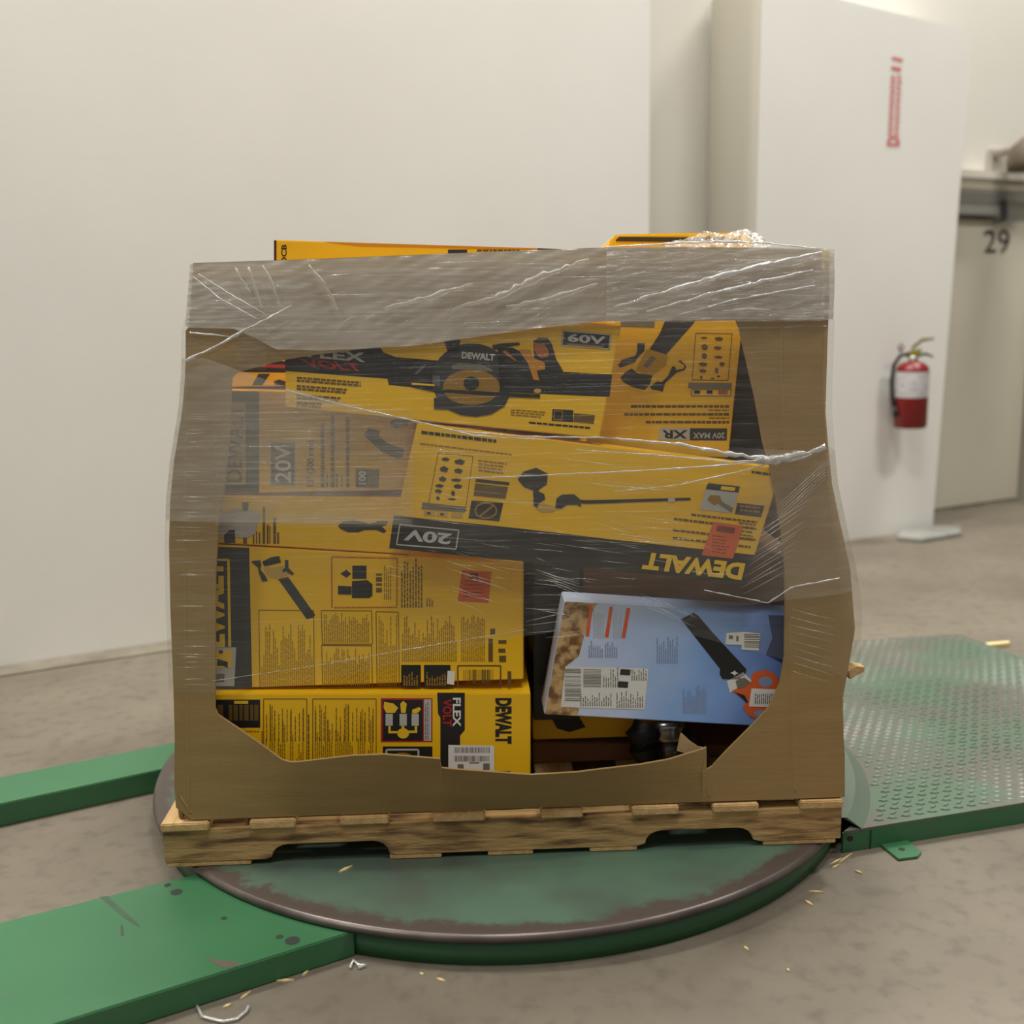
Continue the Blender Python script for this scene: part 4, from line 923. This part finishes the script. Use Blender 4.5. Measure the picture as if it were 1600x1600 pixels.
low.poly('dark_picture', [(862, 1122), (905, 1120), (915, 1136), (890, 1144), (870, 1138)], M_black)
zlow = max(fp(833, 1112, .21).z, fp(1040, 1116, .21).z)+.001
Carton('gap_shade_block', 'black block added to darken the gap between blower carton and folding saw carton', [(834, 882), (906, 886), (906, fpz(906, .16, zlow)), (834, fpz(834, .16, zlow))], .16, .30, M_blackbox)  # black block added where the gap holds only shade
def uu(p): return (p-P0).dot(EX)
u0_, u1_ = uu(fp(303, 420))+.035, uu(fp(1282, 400))-.035; um_ = (u0_+u1_)/2
for a_, b_, zt2, lab in ((u0_, um_-.003, .93, 'plain brown filler carton added at the back left to darken the torn box'), (um_+.003, u1_, .90, 'plain brown filler carton added at the back right to darken the torn box')):
    t_ = thing('filler_carton', lab, 'carton', P0 + EX*a_ + EY*.52 + Vector((0, 0, zt_+.001)))  # filler added to block light inside the box
    base = [P0 + EX*a + EY*d + Vector((0, 0, zt_+.001)) - Vector(t_.location) for a, d in ((a_, .52), (b_, .52), (b_, .93), (a_, .93))]
    prism('body', base, Vector((0, 0, zt2)), M_brown, t_, .003)
    prism('seam_tape', [p*.995 + Vector((0, 0, zt2+.0003)) for p in (base[0].lerp(base[3], .44), base[1].lerp(base[2], .44), base[1].lerp(base[2], .56), base[0].lerp(base[3], .56))], Vector((0, 0, .0006)), plain('tape_tan', (170, 138, 92), .3), t_)

# tool with chrome chuck seen under the blue carton
tl = thing('drill_tool', 'black power drill with silver chuck lying in shadow under the folding saw carton', 'drill', tuple(fp(1040, 1180, .16)))
def tch(o): o.parent = tl; o.matrix_parent_inverse = Matrix.Translation(-Vector(tl.location)); return o
a = fp(1044, 1128, .165); b = fp(1046, 1160, .155); c_ = fp(1047, 1184, .15)
tch(tube('chuck', [a, a.lerp(b, .3), a.lerp(b, .5), a.lerp(b, .8), b], [.030, .032, .027, .032, .024], M_steel, seg=20))
tch(tube('bit_holder', [b, c_], [.020, .016], plain('dull_steel', (120, 116, 116), .4, .8), seg=14))
tch(tube('drill_body', [fp(1012, 1132, .165), fp(1003, 1150, .16), fp(1006, 1168, .16), fp(1014, 1190, .155)], [.03, .034, .03, .02], M_rubber, seg=14))
tch(tube('side_handle', [fp(1062, 1145, .165), fp(1080, 1165, .16), fp(1096, 1190, .155)], [.018, .022, .02], M_rubber, seg=12))

# ---- cartons standing above the rim
t1_ = Carton('long_carton', 'long yellow carton sticking up above the top edge of the torn box', [(428, 375), (884, 389), (884, 470), (428, 460)], .16, .30, M_yel)
t1_.poly('end_edge', [(428, 375.5), (432, 375.6), (432, 459), (428, 459)], plain('print_maroon', (70, 40, 26), .5))
t1_.text('size_print', 'DCB', (448, 412), (448, 382), (439.5, 412), M_black, 2, .02)
t1_.poly('orange_band', [(500, 377.5), (840, 388), (840, 391), (560, 385)], plain('print_deep_yellow', (206, 138, 16), .5))
t1_.rect('dark_label', 700, 390, 730, 400, M_dark); t1_.lines(745, 390, 812, 394, 99, 3, M_fined, False, 0)
t1_.poly('black_end', [(840, 388), (884, 389.4), (884, 460), (840, 460)], M_black)
cz = thing('tool_case', 'rounded yellow tool case top poking over the box rim under crumpled film', 'tool case', tuple(fp(960, 400, .2)))
def cch(o): o.parent = cz; o.matrix_parent_inverse = Matrix.Translation(-Vector(cz.location)); return o
cch(prism('case_body', [fp(x, y, .2) for x, y in ((952, 460), (952, 378), (956, 370), (966, 366), (1050, 364), (1150, 363), (1172, 370), (1178, 380), (1178, 460))], -NN*.25, M_yel, None, .004))
cch(mesh('black_groove', [fp(x, y, .1985) for x, y in ((962, 375), (968, 370), (1040, 370.5), (1130, 371), (1160, 375), (1160, 379), (962, 377))], [tuple(range(7))], plain('groove_dark', (70, 54, 24), .5)))

# ================================================================== STRETCH FILM
fm = thing('stretch_film', 'clear wrinkled stretch film wound around the torn pallet box', 'stretch film', P0 + Vector((0, 0, zt_)))
def fch(o): o.parent = fm; o.matrix_parent_inverse = Matrix.Translation(-fm.location); return o
def lerp_tab(T, x):
    if x <= T[0][0]: return T[0][1]
    for (a, va), (b, vb) in zip(T, T[1:]):
        if x <= b: return va + (vb-va)*(x-a)/(b-a)
    return T[-1][1]
def film(name, top, bot, off, mat, x0=None, x1=None, nx=150, ny=26, amp=.0016, wrap=True, thick=None):
    cols = []
    rnd = [(random.uniform(6, 30), random.uniform(20, 60), random.uniform(0, 6.3)) for _ in range(5)]
    full = x0 is None
    for i in range(nx+1):
        s = i/nx; xn = (262 + (1322-262)*s) if full else x0 + (x1-x0)*s
        yt, yb = lerp_tab(top, xn), lerp_tab(bot, xn); col = []
        for j in range(ny+1):
            y = yt + (yb-yt)*j/ny
            xl, xr = interp(leftE, y)-1, interp(rightE, y)+.8
            x = xl + (xr-xl)*s if full else min(max(xn, xl), xr)
            d = sum(math.sin(a*s*6+b*(j/ny)+c) for a, b, c in rnd)/5*amp
            col.append(fp(x, y) + NN*(off+d) + EX*((-.001 if s == 0 else .001 if s == 1 else 0) if full else 0))
        cols.append(col)
    if wrap and full:
        L_ = [[p + EY*dd - EX*.0025 for p in cols[0]] for dd in (1.0, .6, .3, .05)]
        bm_ = [[fp(interp(rightE, lerp_tab(top, 1320)+(lerp_tab(bot, 1320)-lerp_tab(top, 1320))*j/ny), lerp_tab(top, 1320)+(lerp_tab(bot, 1320)-lerp_tab(top, 1320))*j/ny) for j in range(ny+1)]]
        R_ = []
        for dd, wg in DEP[1:-1] + [(1.0, .05)]:
            R_.append([p + EY*dd + EX*(.003+tab(BR, lerp_tab(top, 1320)+(lerp_tab(bot, 1320)-lerp_tab(top, 1320))*j/ny)*wg) for j, p in enumerate(cols[-1])])
        back = [[p + EY*.06 for p in R_[-1]], [p + EY*.06 for p in L_[0]]]
        cols = [back[1]] + L_ + cols + R_ + [back[0]]
    V = [p for c in cols for p in c]; n = ny+1
    F = [(i*n+j, i*n+j+1, (i+1)*n+j+1, (i+1)*n+j) for i in range(len(cols)-1) for j in range(ny)]
    o = fch(mesh(name, V, F, mat, None, True))
    A = o.data.attributes.new('thickness', 'FLOAT', 'POINT')
    for i, c in enumerate(cols):
        k = thick(i-5, nx) if thick else 1.0
        for j in range(n): A.data[i*n+j].value = k
    return o
TT = [(262, 413), (302, 412), (480, 406), (700, 397), (945, 388), (1100, 386), (1322, 389)]
film('film_layer', TT, [(262, 512), (345, 514), (380, 528), (415, 546), (490, 548), (640, 541), (850, 513), (945, 503), (1150, 500), (1322, 500)], .012, M_film_heavy)
film('film_layer', [(945, 387), (1283, 389)], [(945, 505), (1283, 502)], .0145, M_film_right, 946, 1284, 60, 20)
film('film_layer', [(300, 452), (420, 452)], [(300, 560), (420, 580)], .0165, M_film_thin, 372, 418, 20, 20)
film('film_layer', [(262, 560), (300, 560), (445, 608), (640, 655), (740, 684), (945, 686), (1322, 706)], [(262, 812), (640, 818), (800, 880), (945, 940), (1100, 950), (1322, 925)], .018, M_film_mid, thick=lambda i, n: lerp_tab([(0, .75), (.1, 1), (.345, 1), (.375, .16), (.85, .16), (.9, .5), (1, .5)], i/n))
film('film_layer', [(262, 500), (640, 520), (945, 500), (1322, 500)], [(262, 1076), (336, 1076), (500, 1060), (820, 990), (1000, 965), (1322, 1052)], .0205, M_film_light)
film('film_layer', [(300, 600), (650, 640)], [(300, 818), (650, 822)], .0225, M_film_light, 340, 646, 60, 30)
# pleats: twisted ropes of film, whitened to carry their highlights
def pleat(px, wpx, off=.024, mat=M_pleat, name='pleat'):
    pts = []; r = []
    for (a, b), (c, d), wa, wb in zip(px, px[1:], wpx, wpx[1:]):
        n = max(2, int(math.hypot(c-a, d-b)/9))
        for i in range(n):
            t = i/n; wv = (wa+(wb-wa)*t)
            pts.append(fp(a+(c-a)*t, b+(d-b)*t + random.uniform(-.16, .16)*wv, -off)); r.append(max(.6, wv*random.uniform(.35, 1.0))*1.85/FPX/2)
    pts.append(fp(*px[-1], -off)); r.append(wpx[-1]*.3*1.85/FPX)
    return fch(tube(name, pts, r, mat, seg=6, flat=.5, side=NN))
pleat([(290, 563), (330, 545), (380, 517), (425, 494), (456, 477)], [7, 5, 5, 4, 2])
pleat([(296, 520), (330, 523), (372, 527)], [3, 3, 1.5])
pleat([(445, 609), (540, 634), (640, 656), (740, 680), (860, 688)], [2, 3, 4, 3, 2])
pleat([(700, 672), (820, 682), (945, 684), (1060, 694), (1130, 707), (1200, 718), (1250, 711), (1290, 700)], [2, 3, 4, 6, 9, 13, 12, 9])
pleat([(1172, 722), (1200, 721), (1232, 716), (1262, 708), (1290, 697)], [8, 20, 22, 18, 14], .027, M_ridge)  # wide pale overlay standing in for the gloss on the rope
pleat([(900, 703), (1040, 712), (1140, 722), (1210, 718)], [2, 3, 5, 5])
pleat([(720, 748), (860, 742), (1010, 735), (1120, 728), (1200, 720)], [2, 3, 3, 4, 4])
pleat([(960, 768), (1060, 758), (1150, 738), (1210, 722)], [1.5, 2.5, 3, 3])
pleat([(960, 480), (1040, 455), (1130, 430), (1210, 410), (1284, 394)], [4, 8, 11, 9, 4])
pleat([(1010, 487), (1100, 462), (1190, 440), (1270, 422)], [4, 8, 8, 4])
pleat([(1060, 492), (1150, 468), (1240, 452), (1275, 446)], [2, 4, 4, 2])
pleat([(1130, 486), (1170, 483), (1205, 484)], [2, 5, 2])
pleat([(600, 482), (680, 462), (740, 443)], [5, 13, 5], .022, M_soft); pleat([(705, 484), (780, 462), (850, 430), (920, 405)], [5, 14, 15, 5], .022, M_soft); pleat([(790, 480), (860, 467), (935, 443)], [5, 13, 5], .022, M_soft)
pleat([(302, 432), (340, 464), (400, 498)], [2, 3.5, 2]); pleat([(310, 428), (360, 460), (416, 492)], [1.5, 3, 1.5])
for q_ in ([(368, 418), (376, 436), (392, 456)], [(388, 418), (396, 444), (408, 478)], [(410, 414), (424, 440), (436, 474)]): pleat(q_, [3, 8, 3], .022, M_soft)
pleat([(482, 414), (510, 450), (528, 484)], [5, 9, 4], .022, M_soft)
pleat([(1100, 922), (1200, 942), (1236, 918), (1312, 903)], [2, 3, 3, 3])
pleat([(332, 1064), (480, 1042), (640, 1014), (820, 984)], [1.2, 2, 2.4, 1.4], .022, M_ridge)
# fine whitish ridges standing in for wrinkle highlights, joined
bm = bmesh.new()
def rg(x0, y0, x1, y1, w_=1.6, off=.0235):
    tube_bm(bm, [fp(x0, y0, -off), fp((x0+x1)/2, (y0+y1)/2+random.uniform(-1, 1), -off-.0006), fp(x1, y1, -off)], [w_*.2*1.85/FPX/2, w_*.7*1.85/FPX/2, w_*.2*1.85/FPX/2], 5, flat=.5, side=NN)
R_ = random.uniform
for i in range(11): rg(1262-i*2.5+R_(-6, 6), 780+i*11, 1180-i*2+R_(-6, 6), 838+i*9, R_(1.2, 2.6))
for i in range(6): rg(1290, 722+i*5, 1215-i*3, 790+i*8, R_(1, 2))
for i in range(9): rg(1232+R_(0, 10), 952+i*12, 1300+R_(0, 8), 968+i*12.5, R_(1, 2.4))
for i in range(5): rg(838+i*7, 890+i*6, 905+i*3, 912+i*6, R_(1, 2.4))
for i in range(7): rg(1000+R_(-8, 20), 928+i*3, 1075+R_(-8, 20), 962+i*3, R_(.8, 2))
for i in range(16): x = R_(820, 870); y = R_(900, 1010); rg(x, y, x+R_(40, 70), y+R_(-2, 14) if y < 960 else y-R_(4, 18), R_(.8, 1.8))
for i in range(34): y = R_(640, 1074); x = interp(leftE, y)+6; rg(x+R_(0, 14), y, x+R_(30, 66), y+R_(-1, 1.5), R_(.7, 1.6))
for i in range(12): x = R_(350, 560); y = R_(640, 816); rg(x, y, x+R_(60, 180), y+R_(-1, 4), R_(.6, 1.4))
for i in range(34): x = R_(640, 1050); y = R_(700, 860); rg(x, y, x+R_(60, 150), y+R_(4, 20), R_(.6, 1.5))
for i in range(12): x = R_(690, 760); y = 860+i*7; rg(x, y, x+R_(40, 62), y+R_(12, 24), R_(.7, 1.5))
for i in range(30): x = R_(600, 1130); y = R_(840, 905); rg(x, y, x+R_(15, 50), y+R_(2, 8), R_(.8, 1.8))
for i in range(22): x = R_(310, 1180); y = R_(400, 520); rg(x, y, x+R_(60, 200), y+R_(-6, 1), R_(.6, 1.4), .017)
for i in range(24): x = R_(520, 940); y = R_(470, 515)-max(0, (x-700)*.09); rg(x, y+8, x+R_(10, 26), y-R_(0, 8), R_(.8, 1.8), .017)
for i in range(40): x = R_(950, 1250); y = R_(400, 492); rg(x, y, x+R_(14, 50), y-R_(2, 12), R_(.8, 2.2), .019)
o = fch(from_bm('film_ridges', bm, M_ridge, None, True)); o['kind'] = 'stuff'
# crumpled bunch of film above the rim
bm = bmesh.new(); nx, ny = 44, 12; g = []
for i in range(nx+1):
    row = []
    s = i/nx
    for j in range(ny+1):
        t = j/ny
        x = 1040 + 162*s; ytop = lerp_tab([(1040, 380), (1075, 372), (1105, 360), (1130, 367), (1160, 357), (1185, 364), (1202, 384)], x)
        y = 392 + (ytop-392)*t
        p = fp(x, y, .03 + .14*t) + NN*R_(-.008, .008) + VV*R_(-.002, .002); row.append(bm.verts.new(p))
    g.append(row)
for i in range(nx):
    for j in range(ny): bm.faces.new((g[i][j], g[i+1][j], g[i+1][j+1], g[i][j+1]))
fch(from_bm('crumpled_edge', bm, film_mat('film_crumple', .42, (8, 8, 8), .5, .8, .18, (222, 214, 200)), None, False))
pleat([(945, 386), (1040, 381), (1120, 377), (1200, 380), (1282, 389)], [2, 4, 5, 4, 2], .004)

# ================================================================== DEBRIS
def splinter(x, y, x2, y2, w_, z_, label, group, mat=M_wood2):
    a, b = at(x, y, z_), at(x2, y2, z_); d = (b-a).normalized(); s = Vector((-d.y, d.x, 0))*w_
    return tag(prism('wood_splinter', [a, a.lerp(b, .5)+s*.6+Vector((0, 0, 0)), b, a.lerp(b, .45)-s*.5], Vector((0, 0, .003)), mat), label, 'splinter', group)
M_spl = plain('splinter_wood', (222, 196, 140), .8)
splinter(529, 1364, 551, 1354, .006, ZD+.0003, 'pale wood splinter lying on the turntable disc', None, M_spl)
for (x, y, x2, y2, w_) in ((682, 1530, 696, 1535, .004), (656, 1522, 662, 1525, .004), (432, 1534, 460, 1533, .005), (472, 1526, 482, 1518, .003), (1296, 1353, 1318, 1341, .004), (1310, 1350, 1332, 1334, .003), (1258, 1408, 1270, 1416, .004), (1264, 1394, 1288, 1395, .003), (1300, 1358, 1312, 1352, .003), (1230, 1515, 1233, 1519, .003), (1162, 1480, 1170, 1486, .003), (348, 1576, 362, 1570, .004), (375, 1563, 392, 1550, .003), (1335, 1361, 1348, 1366, .003)):
    splinter(x, y, x2, y2, w_, 0.0003, 'pale wood splinter on concrete by the corner of ramp and ring skirt' if x > 1290 and y < 1370 else 'pale wood splinter on open concrete right of the ring skirt' if x > 1100 else 'pale wood splinter on concrete in front of the ring skirt' if x > 600 else 'pale wood splinter on concrete along the green platform edge',
             'splinters by the ramp corner' if x > 1290 and y < 1370 else 'splinters right of the ring' if x > 1100 else 'splinters before the ring' if x > 600 else 'splinters along the platform', M_spl)
tag(prism('wood_stick', [at(x, y, .001) for x, y in ((1540, 1010), (1576, 1007), (1577, 1010), (1541, 1014))], Vector((0, 0, .012)), M_spl), 'short pale wood stick on the floor beyond the tread plate ramp', 'wood stick')
pts = [at(x, y, .004) for x, y in ((308, 1572), (316, 1588), (330, 1592), (348, 1596), (370, 1592), (385, 1580), (388, 1572))]
tag(tube('film_strand', pts, .0022, M_pleat, seg=6), 'curled strand of clear film on concrete beside the green platform', 'film scrap')
tag(tube('film_scrap', [at(x, y, .004) for x, y in ((547, 1512), (552, 1500), (560, 1508), (572, 1508), (560, 1512))], .0025, M_pleat, seg=6), 'small crumpled film scrap at the corner of platform and ring', 'film scrap')
